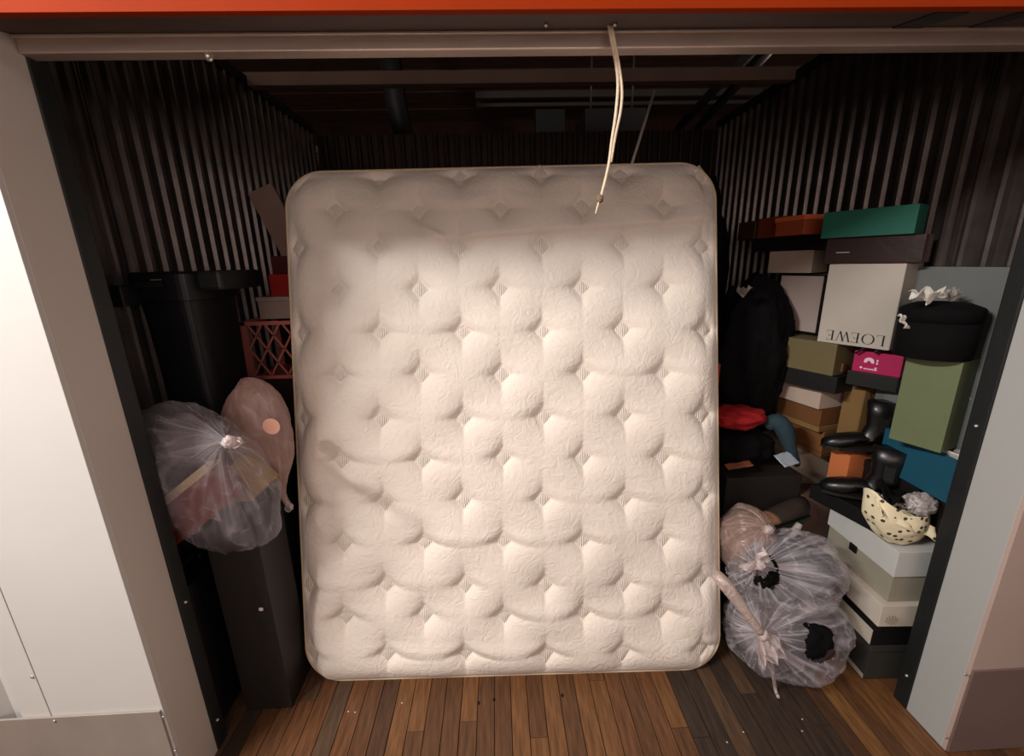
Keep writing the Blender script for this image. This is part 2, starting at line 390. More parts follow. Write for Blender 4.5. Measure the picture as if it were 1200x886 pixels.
for k in range(9): box('slat', (-.4 + k * .092, 0, 0), (-.4 + k * .092 + .05, .04, hz), M_VENT, rad)
for (ax, ay, bx, by, lb) in ((795, 150, 845, 97, 'left of the pair'), (818, 150, 872, 90, 'right of the pair')):
    a, b = atz(ax, ay, 3.3), atz(bx, by, 3.3); d = (a - b)
    tag(tube('ceiling_pipe', [a + d * .0, b - d * .6], .055, M_IRON, None, 10), 'black pipe under the far ceiling at upper right, ' + lb, 'pipe')
cp = structure('trim_4')
for k, (px, py) in enumerate([(880, 118), (850, 128)]):
    a = atz(px, py, 3.7)
    box('ceiling_batten', (-.2, a.y, 3.78), (4.0, a.y + .05, 3.86), mat('batten', rgb(88, 76, 70), .7), cp)
boxes('tall_dark_cabinet', [((at(628, 150, 5.6).x, 5.6, 0), (at(662, 150, 5.6).x, 5.8, at(640, 128, 5.6).z))], M_IRON)
tag(bpy.data.objects['tall_dark_cabinet'], 'dark upright shaft rising behind the centre of the mattress top', 'shaft')

# ================================================================ MATTRESS
W2, VH, TH, RC = .763, 1.846, .25, .13
mt = thing('mattress', 'cream tufted pillow-top mattress stood on end in the open storage unit', 'mattress', (.02, 1.203, .008), rot=(math.radians(-13), 0, math.radians(-1.5)))
rowsv = [1.787, 1.672, 1.542, 1.397, 1.25, 1.10, .95, .805, .657, .508, .352, .243, .105]
rowsv = [v * 1.014 for v in rowsv]
tufts = []
for r, v in enumerate(rowsv):
    base = -.715 if r % 2 == 0 else -.575
    dr_ = -.028 * (1 - v / 1.8)
    for k in range(6 if r % 2 == 0 else 5):
        u = base + .285 * k + dr_ + .008 * (1 if u_ else 0) if False else base + .285 * k + dr_
        tufts.append((u + random.uniform(-.004, .004), v + random.uniform(-.004, .004) - .012 * (u / .76)))
tu = np.array(tufts)
def hwv(v):
    d = np.minimum(v, VH - v); d = np.clip(RC - d, 0, RC); return W2 - (RC - np.sqrt(np.maximum(RC * RC - d * d, 0)))
def front_w(U, V):
    hwid = hwv(V); edge = np.minimum(np.maximum(hwid - np.abs(U), 0), np.minimum(V, VH - V))
    near = np.full(U.shape, 9.); h = np.zeros(U.shape); grad = np.zeros(U.shape)
    for (a, b) in tu:
        du_, dv_ = U - a, V - b
        d = np.sqrt(du_ ** 2 + (dv_ * 1.05) ** 2)
        dm = np.abs(du_) / .030 + np.abs(dv_) / .038
        dd = np.maximum(dm - 1, 0) * .032
        h += -.020 * np.exp(-(dd / .024)) - .012 * np.exp(-(d / .075) ** 2)
    # creases that run from tuft to tuft along each row, sagging between them
    rs = np.random.RandomState(3)
    for r, v in enumerate(rowsv):
        amp = (.0035 if v > 1.0 else .006) * (.5 + rs.rand() * .9)
        if r == 1: amp *= 1.3
        ph = (-.715 if r % 2 == 0 else -.575)
        sag = .014 * np.abs(np.sin(math.pi * (U - ph + .028 * (1 - v / 1.8)) / .285))
        dv_ = V - (v - sag - .012 * U / .76)
        mod = .45 + .55 * np.cos(2 * math.pi * (U - ph) / .285) + .5 * np.sin(U * 5.1 + r * 2.3)
        h += -amp * np.clip(mod, 0, 1.3) * np.exp(-np.abs(dv_) / .011)
        h += amp * .9 * np.clip(mod + .5, 0, 1.3) * np.exp(-((dv_ - .03) / .024) ** 2)
    # body-impression ridge across the upper right
    rd = V - (1.60 + .045 * (U - .1)); m_ = 1 / (1 + np.exp(-(U + .2) / .05)); h += .010 * m_ * np.tanh(rd / .006) * np.exp(-(rd / .09) ** 2)
    rd = (V - 1.60) + .5 * (U + .22); h += .010 * np.exp(-(rd / .014) ** 2) * np.exp(-(((U + .22) / .05) ** 2))
    h += .006 * np.sin(U * 6.1 + 1) * np.sin(V * 4.3) + .0035 * np.sin(U * 17 + V * 9) * np.sin(V * 23 - U * 5)
    e = np.clip(1 - edge / .11, 0, 1); roll = .058 * e ** 2.4
    out = .030 + h * np.clip(edge / .03, 0, 1) - roll
    return -out     # local -y is the front
NU, NV = 330, 390
s = np.linspace(-1, 1, NU + 1); t = np.linspace(0, 1, NV + 1)
tv = .5 - .5 * np.cos(t * math.pi); tv = .82 * t + .18 * tv
SS, TT = np.meshgrid(s, tv); V = TT * VH; U = SS * hwv(V); Wd = front_w(U, V)
verts = np.stack([U, Wd, V], -1).reshape(-1, 3)
idx = np.arange((NU + 1) * (NV + 1)).reshape(NV + 1, NU + 1)
faces = np.stack([idx[:-1, :-1], idx[:-1, 1:], idx[1:, 1:], idx[1:, :-1]], -1).reshape(-1, 4)
me = bpy.data.meshes.new('top_panel'); me.from_pydata(verts.tolist(), [], faces.tolist())
me.polygons.foreach_set('use_smooth', [True] * len(me.polygons)); me.update()
link('top_panel', me, M_MATT, mt)
# outline
def outline(n=16, inset=0.0):
    pts = []
    for (cx, cz, a0) in ((W2 - RC, VH - RC, 0), (-W2 + RC, VH - RC, 90), (-W2 + RC, RC, 180), (W2 - RC, RC, 270)):
        for i in range(n + 1):
            a = math.radians(a0 + 90 * i / n); pts.append((cx + (RC - inset) * math.cos(a), cz + (RC - inset) * math.sin(a)))
    return pts
ol = outline()
dense = []
for i in range(len(ol)):
    a, b = ol[i], ol[(i + 1) % len(ol)]; L = math.dist(a, b); k = max(1, int(L / .03))
    for j in range(k): dense.append((a[0] + (b[0] - a[0]) * j / k, a[1] + (b[1] - a[1]) * j / k))
def side_rings(y0, y1, out):
    rings = []
    for q in range(9):
        f = q / 8; y = y0 + (y1 - y0) * f; o_ = out * math.sin(math.pi * f); rg = []
        for i, (x, z) in enumerate(dense):
            rx, rz = max(abs(x) - (W2 - RC), 0) * math.copysign(1, x), (z - VH / 2); rz = max(abs(rz) - (VH / 2 - RC), 0) * math.copysign(1, rz)
            l = math.hypot(rx, rz) or 1; wob = 1 + .15 * math.sin(i * .45)
            rg.append((x + rx / l * o_ * wob, y, z + rz / l * o_ * wob))
        rings.append(rg)
    return rings
Y0 = .028
loft('side_border', side_rings(Y0 + .004, TH - .05, .010), M_BORDER, mt, cap=False)
loft('back_panel', [[(x, TH - .05, z) for x, z in dense], [(x * .96, TH - .01, .04 + z * .955) for x, z in dense], [(x * .8, TH, .2 + z * .78) for x, z in dense]], M_BORDER, mt)
def piping(y):
    pts = [Vector((x, y, z)) for x, z in dense]; rings = []; n = len(pts)
    for i in range(n + 1):
        p = pts[i % n]; d = (pts[(i + 1) % n] - pts[(i - 1) % n]).normalized(); u = Vector((0, 1, 0)); v = d.cross(u)
        rings.append(ring(p, u * .0045, v * .0045, 6))
    loft('piping', rings, M_PIPE, mt, cap=False)
piping(Y0); piping(Y0 + .035); piping(TH - .05)
# diamond tuft patches
bm = bmesh.new(); nn = 6; dv = {}
for i in range(-nn, nn + 1):
    for j in range(-nn, nn + 1):
        if abs(i) + abs(j) <= nn:
            q = (abs(i) + abs(j)) / nn; dv[i, j] = bm.verts.new((i / nn * .034, .007 * q ** 3 - .002 * (1 - q), j / nn * .043))
for (i, j) in list(dv):
    if (i + 1, j) in dv and (i, j + 1) in dv:
        if (i + 1, j + 1) in dv: bm.faces.new((dv[i, j], dv[i + 1, j], dv[i + 1, j + 1], dv[i, j + 1]))
        else: bm.faces.new((dv[i, j], dv[i + 1, j], dv[i, j + 1]))
    if (i - 1, j) in dv and (i, j - 1) in dv and (i - 1, j - 1) not in dv: bm.faces.new((dv[i, j], dv[i - 1, j], dv[i, j - 1]))
    if (i - 1, j) in dv and (i, j + 1) in dv and (i - 1, j + 1) not in dv: bm.faces.new((dv[i, j], dv[i, j + 1], dv[i - 1, j]))
    if (i + 1, j) in dv and (i, j - 1) in dv and (i + 1, j - 1) not in dv: bm.faces.new((dv[i, j], dv[i, j - 1], dv[i + 1, j]))
tme = bm_mesh(bm, True); tme.materials.append(M_TUFT)
for (a, b) in tufts:
    hv = float(hwv(np.array(b)))
    if abs(a) > hv - .02 or b > VH - .03: continue
    e = 0.01
    w0 = float(front_w(np.array([a]), np.array([b]))[0]); wl_, wr_ = float(front_w(np.array([a - .034]), np.array([b]))[0]), float(front_w(np.array([a + .034]), np.array([b]))[0])
    o = bpy.data.objects.new('tuft', tme); COL.objects.link(o); o.parent = mt; o.location = (a, w0 - .0055, b)
    o.rotation_euler = (random.uniform(-.05, .05), random.uniform(-.08, .08), math.atan2(wr_ - wl_, .068) * .8)

# ================================================================ BOX BUILDERS
def carton(name, label, near, L, W, H, a, m, lid=None, cat='box', group=None, cardlid=None, body_in=.004):
    """near = world position of the bottom corner nearest the opening on the left; L depth, W width, a = yaw in degrees"""
    r = math.radians(a); c = Vector(near) + Vector((W / 2 * math.cos(r) - L / 2 * math.sin(r), W / 2 * math.sin(r) + L / 2 * math.cos(r), 0))
    t = thing(name, label, cat, c, r, group)
    if lid:
        lh, lm = lid[:2]; flip = len(lid) > 2 and lid[2]
        if flip:
            box('lid', (-W / 2, -L / 2, 0), (W / 2, L / 2, lh), lm, t); box('body', (-W / 2 + body_in, -L / 2 + body_in, lh + .0004), (W / 2 - body_in, L / 2 - body_in, H), m, t)
        else:
            box('lid', (-W / 2, -L / 2, H - lh), (W / 2, L / 2, H), lm, t); box('body', (-W / 2 + body_in, -L / 2 + body_in, 0), (W / 2 - body_in, L / 2 - body_in, H - lh - .0004), m, t)
    else:
        box('body', (-W / 2, -L / 2, 0), (W / 2, L / 2, H), m, t, .002)
    t['W'] = W; t['L'] = L
    return t
def bodyof(t): return [o for o in t.children if o.name.startswith('body')][0]
def leftface(t, name, y0, y1, z0, z1, m, d=.0012):
    W = t['W']; return box(name, (-W / 2 - d, y0, z0), (-W / 2, y1, z1), m, bodyof(t), 0)
def frontface(t, name, x0, x1, z0, z1, m, d=.0012):
    L = t['L']; return box(name, (x0, -L / 2 - d, z0), (x1, -L / 2, z1), m, t, 0)

# ================================================================ RIGHT SIDE: FRONT SHOE BOX STACK
M_LID = card('white_lid', rgb(192, 192, 188)); M_GREY = card('warm_grey_card', rgb(148, 142, 126)); M_CREAM = card('cream_card', rgb(196, 186, 172))
c1 = carton('shoe_box', 'dark grey shoe box at the floor, bottom of the front right stack', (1.268, 1.135, 0), .26, .165, .155, -2, M_DGREY, (.03, M_DGREY))
leftface(c1, 'base_strip', -.125, .125, .004, .022, card('pale_strip', rgb(170, 160, 144)))
c2 = carton('shoe_box', 'black shoe box with a beige side label in the front right stack', (1.258, 1.13, .157), .30, .18, .093, -2, M_BLACKB, (.03, M_BLACKB))
leftface(c2, 'label_plate', -.146, .12, .006, .066, card('beige_label', rgb(186, 176, 160)))
c3 = carton('shoe_box', 'pale box lid tray with small round print at its corner, under the grey box', (1.255, 1.12, .252), .315, .182, .085, -3, M_CREAM, None)
pr_ = [] ; bm = bmesh.new()
for rr, cnt in ((.016, 12), (.011, 9), (.005, 5)):
    for k in range(cnt):
        an = 2 * math.pi * k / cnt; bm_box(bm, (-.065 + rr * math.cos(an) * 1.2 - .0014, -.1725 - .0009, .042 + rr * math.sin(an) - .0014), (-.065 + rr * math.cos(an) * 1.2 + .0014, -.1725, .042 + rr * math.sin(an) + .0014))
link('round_print', bm_mesh(bm), mat('print_grey', rgb(90, 76, 66), .7), bodyof(c3))
c4 = carton('shoe_box', 'warm grey shoe box with white lid and black ribbon tab in the front right stack', (1.278, 1.13, .339), .30, .16, .197, -2, M_GREY, (.095, M_LID), body_in=.006)
leftface(c4, 'ribbon_tab', -.0, .03, .078, .106, M_BLACKB, .004)
# hidden black box that carries the blue box
carton('shoe_box', 'black shoe box against the wall under the blue open box', (1.37, 1.20, .538), .25, .07, .188, 0, M_BLACKB, (.03, M_BLACKB))
# polka dot pouch
def polka_mat():
    m = mat('polka_dot_cotton', rgb(224, 212, 176), .85, bump=.25, bscale=24); nt = m.node_tree; b = nt.nodes['Principled BSDF']
    tc = nt.nodes.new('ShaderNodeTexCoord'); v = nt.nodes.new('ShaderNodeTexVoronoi'); v.inputs['Scale'].default_value = 44; v.inputs['Randomness'].default_value = .55
    nt.links.new(tc.outputs['Object'], v.inputs['Vector'])
    r = nt.nodes.new('ShaderNodeValToRGB'); r.color_ramp.interpolation = 'CONSTANT'
    r.color_ramp.elements[0].color = rgb(70, 58, 48); r.color_ramp.elements[1].color = rgb(228, 216, 182); r.color_ramp.elements[1].position = .27
    nt.links.new(v.outputs['Distance'], r.inputs[0]); nt.links.new(r.outputs[0], b.inputs['Base Color']); return m
M_POLKA = polka_mat()
pc = Vector((1.318, 1.185, .539))
pb_ = thing('fabric_pouch', 'cream polka-dot cloth pouch slumped on the white-lidded shoe box', 'pouch', pc, math.radians(-8))
def pouch(u, v):
    a = u * 2 * math.pi; k = math.sin(min(1, v * 1.15) * math.pi * .62)
    fold = 1 + .05 * math.sin(a * 5 + 1) * v + .06 * noise.noise(Vector((math.cos(a) * 2, math.sin(a) * 2, v * 3)))
    r1, r2 = .098 * (.45 + .55 * k) * fold, .062 * (.45 + .55 * k) * fold
    z = .125 * v + .06 * v * v * max(0, -math.cos(a)) + .012 * noise.noise(Vector((a, v * 4, 1)))
    return (r1 * math.cos(a) - .025 * v, r2 * math.sin(a), .004 + z)
grid_mesh('pouch_body', pouch, 64, 22, M_POLKA, pb_, thick=.002)
def flap(u, v):
    x = -.115 + u * .175; y = -.055 + v * .03 + .015 * math.sin(u * 3); z = .175 - .085 * u + .02 * noise.noise(Vector((u * 4, v * 2, 3))) - .045 * (1 - v)
    return (x, y - .018 + .012 * math.sin(u * 9 + v * 2), z)
grid_mesh('pouch_flap', flap, 30, 8, M_POLKA, pb_, thick=.002)
cl = film('clear_film', rgb(216, 206, 204), .35, .9, 16)
tag(blob('crumpled_wrap', (1.345, 1.165, .69), (.045, .035, .034), cl, None, 5, .3, 3.5, 4), 'crumpled clear plastic wrap sticking out of the polka-dot pouch', 'wrap')
tag(grid_mesh('black_scarf', lambda u, v: (1.235 + u * .10, 1.165 + v * .05, .715 + .03 * noise.noise(Vector((u * 3, v * 3, 9))) - .045 * u + .03 * v), 14, 8, M_BLACKC, thick=.006), 'black cloth folded in the mouth of the polka-dot pouch', 'cloth')
# blue open box
M_BLUE = card('petrol_blue_card', rgb(18, 76, 96)); M_TEALIN = card('dark_teal_card', rgb(14, 62, 66))
nb = Vector((1.27, 1.09, .70))
bb = thing('open_box', 'petrol blue open box holding white papers under the green box', 'box', (1.398, 1.215, .732), math.radians(-3))
bw, bl, bh = .085, .27, .145
boxes('body', [((-bw / 2, -bl / 2, 0), (bw / 2, bl / 2, .003)), ((-bw / 2, -bl / 2, 0), (-bw / 2 + .003, bl / 2, bh)), ((bw / 2 - .003, -bl / 2, 0), (bw / 2, bl / 2, bh)),
               ((-bw / 2, -bl / 2, 0), (bw / 2, -bl / 2 + .003, bh)), ((-bw / 2, bl / 2 - .003, 0), (bw / 2, bl / 2, bh))], M_BLUE, bb, .0005)
M_PAPER = mat('white_paper', rgb(206, 202, 194), .7, bump=.15, bscale=20)
def sheet(name, c, sx, sy, rot, m, label, amp=.01, seed=0, cat='paper', n=14):
    o = grid_mesh(name, lambda u, v: ((u - .5) * sx, (v - .5) * sy, amp * (noise.noise(Vector((u * 3, v * 3, seed))) + .5 * abs(noise.noise(Vector((u * 7, v * 7, seed + 4)))))), n, n, m, None, thick=.0012, smooth=amp < .02)
    o.location = c; o.rotation_euler = [math.radians(a) for a in rot]; tag(o, label, cat); return o
sheet('paper_sheet', (1.372, 1.21, .865), .05, .22, (-4, 62, -3), M_PAPER, 'white folded leaflet slipped along the side of the blue box', .006, 1)
sheet('tissue_paper', (1.40, 1.19, .872), .07, .22, (6, -8, -3), mat('grey_tissue', rgb(150, 143, 138), .7, bump=.3, bscale=30), 'grey crumpled tissue paper in the blue box below the green box', .035, 2, n=22)
sheet('paper_sheet', at(1050, 488, 1.47), .09, .07, (15, 8, 10), M_PAPER, 'small white paper corner behind the tall boot shaft', .006, 7)
# green box
M_GREEN = card('sage_green_card', rgb(94, 103, 72))
gzb = .892
gb = carton('gift_box', 'sage green upright box beneath the black round hat box', (1.312, 1.115, gzb), .13, .115, at(1112, 424, 1.13).z - gzb, 22, M_GREEN)
# clear plastic cone at the right track
gx = at(1143, 462, 1.16)
tag(tube('plastic_funnel', [gx + Vector((-.012, 0, -.02)), gx + Vector((.03, .0, .05))], [.022, .004], film('clear_hard', rgb(200, 215, 215), .4, .9, 12, .1), None, 16), 'small clear plastic cone poking out beside the green box', 'cone')
# hat box
hx = 1.302
gt = at(1112, 424, 1.13).z + .002
ht = thing('hat_box', 'black round hat box standing on the sage green box', 'hat box', (hx, 1.20, gt))
hh = at(1110, 362, 1.15).z - gt
rings = [ring((0, 0, z), (r, 0, 0), (0, r, 0), 40) for z, r in ((0, .086), (.003, .089), (hh * .72, .091), (hh * .73, .088))]
loft('drum', rings, M_BLACKC, ht)
rings = [ring((0, 0, z), (r, 0, 0), (0, r, 0), 40) for z, r in ((hh * .735, .092), (hh * .96, .093), (hh, .088), (hh + .012, .06), (hh + .015, .03))]
loft('lid', rings, M_BLACKC, ht)
def tissue(name, c, r, seed, label, m=None):
    def f(u, v):
        a = u * 2 * math.pi; q = r * v * (1 + .5 * noise.noise(Vector((math.cos(a) * 1.5, math.sin(a) * 1.5, seed))))
        return (q * math.cos(a) * 1.7, q * math.sin(a), .02 * v + .028 * noise.noise(Vector((q * 50, a * 2.0, seed))))
    o = grid_mesh(name, f, 30, 7, m or M_PAPER, None, smooth=False, thick=.0012); o.location = c; return tag(o, label, 'paper')
tissue('tissue_paper', at(1085, 356, 1.16) + Vector((0, 0, .012)), .028, 2, 'crumpled white tissue paper lying on the left edge of the hat box lid')
tissue('tissue_paper', at(1112, 354, 1.20) + Vector((0, .0, .012)), .018, 6, 'small grey tissue scrap at the middle of the hat box lid', mat('grey_scrap', rgb(160, 155, 148), .7))
sheet('tissue_paper', at(1060, 378, 1.21), .05, .045, (60, 20, 30), M_PAPER, 'white tissue corner hanging down left of the hat box', .012, 11)
# large grey flat box against the wall
M_GREYB = card('mid_grey_card', rgb(104, 106, 104))
z0 = 1.0; z1 = at(1195, 313, 1.13).z
gw = thing('flat_box', 'large flat grey box standing against the right wall behind the hat box', 'box', (1.415, 1.278, .881))
box('body', (-.013, -.178, 0), (.013, .178, z1 - .881), M_GREYB, gw, .002); box('edge_flap', (-.0145, .145, .02), (-.0135, .177, z1 - .89), card('grey_flap', rgb(92, 94, 92)), gw, 0)
# LOEWE box
M_LOE = card('ivory_card', rgb(172, 163, 152)); M_LOE2 = card('ivory_card_side', rgb(168, 160, 150))
n0 = at(1041, 411, 1.36); zt = at(1051, 309, 1.36).z; nbk = at(957, 402, 1.56)
dx, dy = nbk.x - n0.x, nbk.y - n0.y; LL = math.hypot(dx, dy); ang = math.degrees(math.atan2(-dx, dy))
lo_ = carton('shoe_box', 'ivory box on end with large black LOEWE lettering upside down', (n0.x, n0.y, n0.z), LL, .115, zt - n0.z, ang, M_LOE)
HH = zt - n0.z
box('side_panel', (-.0565, -LL / 2 - .0012, .002), (.0565, -LL / 2, HH - .002), M_LOE2, lo_, 0)
# lettering, drawn upright in (s,t) then turned by 180 degrees onto the left face
def stroke(x0, y0, x1, y1, wd): return [(x0 - wd / 2, y0), (x0 + wd / 2, y0), (x1 + wd / 2, y1), (x1 - wd / 2, y1)]
def rect(x0, y0, x1, y1): return [(x0, y0), (x1, y0), (x1, y1), (x0, y1)]
TK, TN = .12, .035
def letL(x): return [rect(x + .08, 0, x + .08 + TK, 1), rect(x, .965, x + .28, 1), rect(x, 0, x + .6, TN), rect(x + .57, 0, x + .6, .2)]
def letE(x): return letL(x) + [rect(x + .08, .965, x + .56, 1), rect(x + .53, .82, x + .56, 1), rect(x + .15, .5, x + .45, .535), rect(x + .42, .42, x + .45, .61)]
def letO(x):
    out = []; n = 28
    for k in range(n):
        a, b = 2 * math.pi * k / n, 2 * math.pi * (k + 1) / n
        out.append([(x + .46 + .46 * math.cos(a), .5 + .51 * math.sin(a)), (x + .46 + .46 * math.cos(b), .5 + .51 * math.sin(b)), (x + .46 + .34 * math.cos(b), .5 + .475 * math.sin(b)), (x + .46 + .34 * math.cos(a), .5 + .475 * math.sin(a))])
    return out
def letW(x): return [stroke(x + .1, 1, x + .38, 0, TK), stroke(x + .38, 0, x + .6, 1, TN + .01), stroke(x + .55, 1, x + .83, 0, TK), stroke(x + .83, 0, x + 1.06, 1, TN + .01), rect(x - .02, .965, x + .24, 1), rect(x + .43, .965, x + .68, 1), rect(x + .95, .965, x + 1.16, 1)]
polys = letL(0) + letO(.72) + letE(1.78) + letW(2.42) + letE(3.68); TW = 4.24
s0 = LL * .80 / TW; th_ = .036
bm = bmesh.new()
for pl_ in polys:
    vs = [bm.verts.new((-.0575 - .0007, -LL * .04 - LL * .40 + (px_ * s0), .048 - py_ * th_)) for px_, py_ in pl_]
    try: bm.faces.new(vs)
    except ValueError: pass
me = bpy.data.meshes.new('lettering'); bm.to_mesh(me); bm.free(); link('lettering', me, mat('black_ink', rgb(12, 11, 10), .5), bodyof(lo_))
# framed white box behind
M_OFFW = card('dim_white_card', rgb(168, 150, 142)); M_EDGE = mat('black_edge', rgb(12, 8, 8), .5)
n1 = at(957, 392, 1.66); t1 = at(963, 322, 1.66).z; b1 = at(907, 388, 1.84)
dx, dy = b1.x - n1.x, b1.y - n1.y; L1 = math.hypot(dx, dy); a1 = math.degrees(math.atan2(-dx, dy)); H1 = t1 - n1.z
fb = carton('shoe_box', 'white box edged in black standing left of the lettered ivory box', (n1.x, n1.y, n1.z), L1, .12, H1, a1, M_OFFW)
for nm_, a_, b_ in (('edge_trim', (-.062, -L1 / 2 - .002, 0), (-.0585, -L1 / 2 + .006, H1)), ('edge_trim', (-.062, -L1 / 2, H1 - .006), (-.0585, L1 / 2, H1 + .001)), ('edge_trim', (-.062, -L1 / 2, 0), (-.0585, L1 / 2, .006))): box(nm_, a_, b_, M_EDGE, fb, 0)
# small white box on top
n2 = at(950, 320, 1.70); t2 = at(951, 293, 1.70).z
carton('shoe_box', 'small off-white box on top of the black-edged box', (n2.x, n2.y, max(n2.z, n1.z + H1 + .002)), .18, .11, t2 - n2.z, 24, card('ivory_small', rgb(160, 142, 128)))
# black flat box
n3 = at(1000, 290, 1.56); t3 = at(1000, 271, 1.56).z
zt2 = max(n2.z, n1.z + H1 + .002) + (t2 - n2.z)
carton('flat_box', 'black flat box under the orange and brown boxes on the upper right pile', (1.27, 1.585, zt2 + .002), .42, .15, .055, 12, M_BLACKB)
zb3 = zt2 + .059
M_ORB = card('orange_card', rgb(160, 74, 42)); M_ORD = card('burnt_orange_card', rgb(120, 52, 22)); M_BRN = card('dark_brown_card', rgb(56, 34, 20))
carton('shoe_box', 'orange box lying on the black flat box beside the teal box', (at(937, 270, 1.70).x, 1.68, zb3), .15, .15, at(937, 252, 1.70).z - at(937, 272, 1.70).z + .01, 8, M_ORB, (.018, card('orange_lid', rgb(206, 104, 60))))
carton('shoe_box', 'dark burnt orange box behind the bright orange box', (at(912, 270, 1.86).x, 1.85, zb3), .13, .15, .085, 8, M_ORD)
carton('shoe_box', 'dark brown box at the far left end of the upper right pile', (at(884, 270, 2.0).x, 2.0, zb3), .12, .15, .08, 4, M_BRN)
# red and teal boxes above the lettered box
zr = zt + .002
M_WINE = card('wine_card', rgb(70, 24, 22), rough=.25); M_TEAL = card('teal_card', rgb(22, 92, 76)); M_WINE2 = card('wine_dark', rgb(40, 24, 22), rough=.3)
nr = at(1083, 306, 1.33)
hr = at(1080, 274, 1.33).z - zr
wb_ = carton('shoe_box', 'glossy dark wine red box between the teal box and the lettered box', (nr.x - .005, 1.335, zr), .27, .075, hr, 30, M_WINE)
leftface(wb_, 'front_print', -.134, .134, .003, hr - .003, M_WINE2)
leftface(wb_, 'silver_line', .06, .10, hr * .42, hr * .46, mat('silver_ink', rgb(150, 140, 130), .4), .002)
zt_ = zr + hr + .002
ntl = at(1075, 272, 1.345); htl = at(1077, 238, 1.345).z - zt_
carton('shoe_box', 'teal green box at the very top of the right pile', (ntl.x - .005, 1.35, zt_), .26, .085, htl, 30, M_TEAL)
# khaki box under the LOEWE box
M_KHA = card('khaki_card', rgb(100, 88, 58))
n4 = at(975, 441, 1.50); t4 = n0.z - .002
kb = carton('shoe_box', 'khaki box beneath the lettered ivory box', (n4.x, n4.y, n4.z), .24, .15, t4 - n4.z, 22, M_KHA)
box('brown_knob', (-.03, -.128, .012), (-.01, -.1205, .045), card('brown_tab', rgb(92, 56, 24)), kb, .002)
nk = at(985, 470, 1.50)
carton('flat_box', 'black flat box under the khaki box', (n4.x + .01, 1.485, n4.z - .068), .26, .15, .066, 22, M_BLACKB)
zk = n4.z - .070
# pink box on black box
M_PNK = card('magenta_card', rgb(160, 8, 74)); n5 = at(1054, 443, 1.35); t5 = at(1054, 418, 1.35).z; b5 = at(997, 437, 1.47)
dx, dy = b5.x - n5.x, b5.y - n5.y; L5 = math.hypot(dx, dy); a5 = math.degrees(math.atan2(-dx, dy)); H5 = t5 - n5.z
pk = carton('shoe_box', 'magenta pink box with white arch logo left of the green box', (n5.x, n5.y, n5.z), L5, .08, H5, a5, M_PNK)
M_WINK = mat('white_ink', rgb(225, 190, 205), .5)
bm = bmesh.new(); cy, cz, R1, R2 = .022, H5 * .56, .0135, .0035
def addp(pts):
    vs = [bm.verts.new((-.0408, -y_, z_)) for y_, z_ in pts]; bm.faces.new(vs)
LSC = L5 / .2
for k in range(10):
    a, b = math.pi * k / 10, math.pi * (k + 1) / 10
    addp([(-cy + R1 * math.cos(a) * 1.1, cz + R1 * math.sin(a)), (-cy + R1 * math.cos(b) * 1.1, cz + R1 * math.sin(b)), (-cy + R2 * math.cos(b), cz + R2 * math.sin(b) * .6), (-cy + R2 * math.cos(a), cz + R2 * math.sin(a) * .6)])
addp([(-cy - R1 * 1.1, cz), (-cy - R2, cz), (-cy - R2 * 2.2, cz - .006), (-cy - R1 * 1.1, cz - .006)]); addp([(-cy + R1 * 1.1, cz), (-cy + R2, cz), (-cy + R2 * 2.2, cz - .006), (-cy + R1 * 1.1, cz - .006)])
xx = .002
for z_ in (cz + .006, cz - .004): addp([(-.001, z_ - .004), (.004, z_ - .004), (.004, z_ + .003), (-.001, z_ + .003)])
def dot(y_, z_, r_): addp([(y_ + r_ * math.cos(k * .785), z_ + r_ * math.sin(k * .785)) for k in range(8)])
dot(-.042, H5 * .22, .0042); dot(0.0, H5 * .27, .0035)
for k in range(11): addp([(-.034 + k * .0036, H5 * .15), (-.0315 + k * .0036, H5 * .15), (-.0315 + k * .0036, H5 * .22), (-.034 + k * .0036, H5 * .22)])
me = bpy.data.meshes.new('logo_print'); bm.to_mesh(me); bm.free(); link('logo_print', me, M_WINK, bodyof(pk))
carton('shoe_box', 'black box directly under the magenta pink box', (n5.x + .002, n5.y + .004, n5.z - .055), L5 + .01, .09, .053, a5, M_BLACKB)
# ribbon tangle on the pink box
pts = smoothpath([at(1003, 414, 1.45), at(1018, 406, 1.42), at(1034, 410, 1.40), at(1025, 413, 1.40), at(1040, 405, 1.39), at(1052, 412, 1.37), at(1058, 408, 1.37)], 5)
tag(tube('ribbon_cord', pts, .004, M_RUBBER), 'tangled black ribbon cord on top of the pink box', 'ribbon')
tissue('tissue_paper', at(1037, 408, 1.385), .012, 9, 'small white tissue scrap on top of the pink box')
# kraft paper bag
M_KRAFT = card('kraft_paper', rgb(124, 94, 56)); M_KRD = card('kraft_dark', rgb(104, 66, 34)); M_ORK = card('orange_kraft', rgb(116, 74, 38))
k0 = at(1003, 522, 1.46); k1 = at(1003, 456, 1.46).z
kbg = thing('paper_bag', 'brown kraft paper bag with rope handle beneath the pink box', 'bag', (k0.x + .055, 1.525, .752), math.radians(10))
kh = k1 - .752
prism('bag_body', [(-.055, 0), (.055, 0), (.058, kh), (-.052, kh - .01)], -.04, .04, M_KRAFT, kbg, 'Y', .002)
tube('rope_handle', smoothpath([(-.03, -.042, kh * .93), (-.034, -.05, kh * .72), (-.02, -.052, kh * .60), (-.012, -.05, kh * .66), (.015, -.05, kh * .55)], 5), .0016, M_RUBBER, kbg)
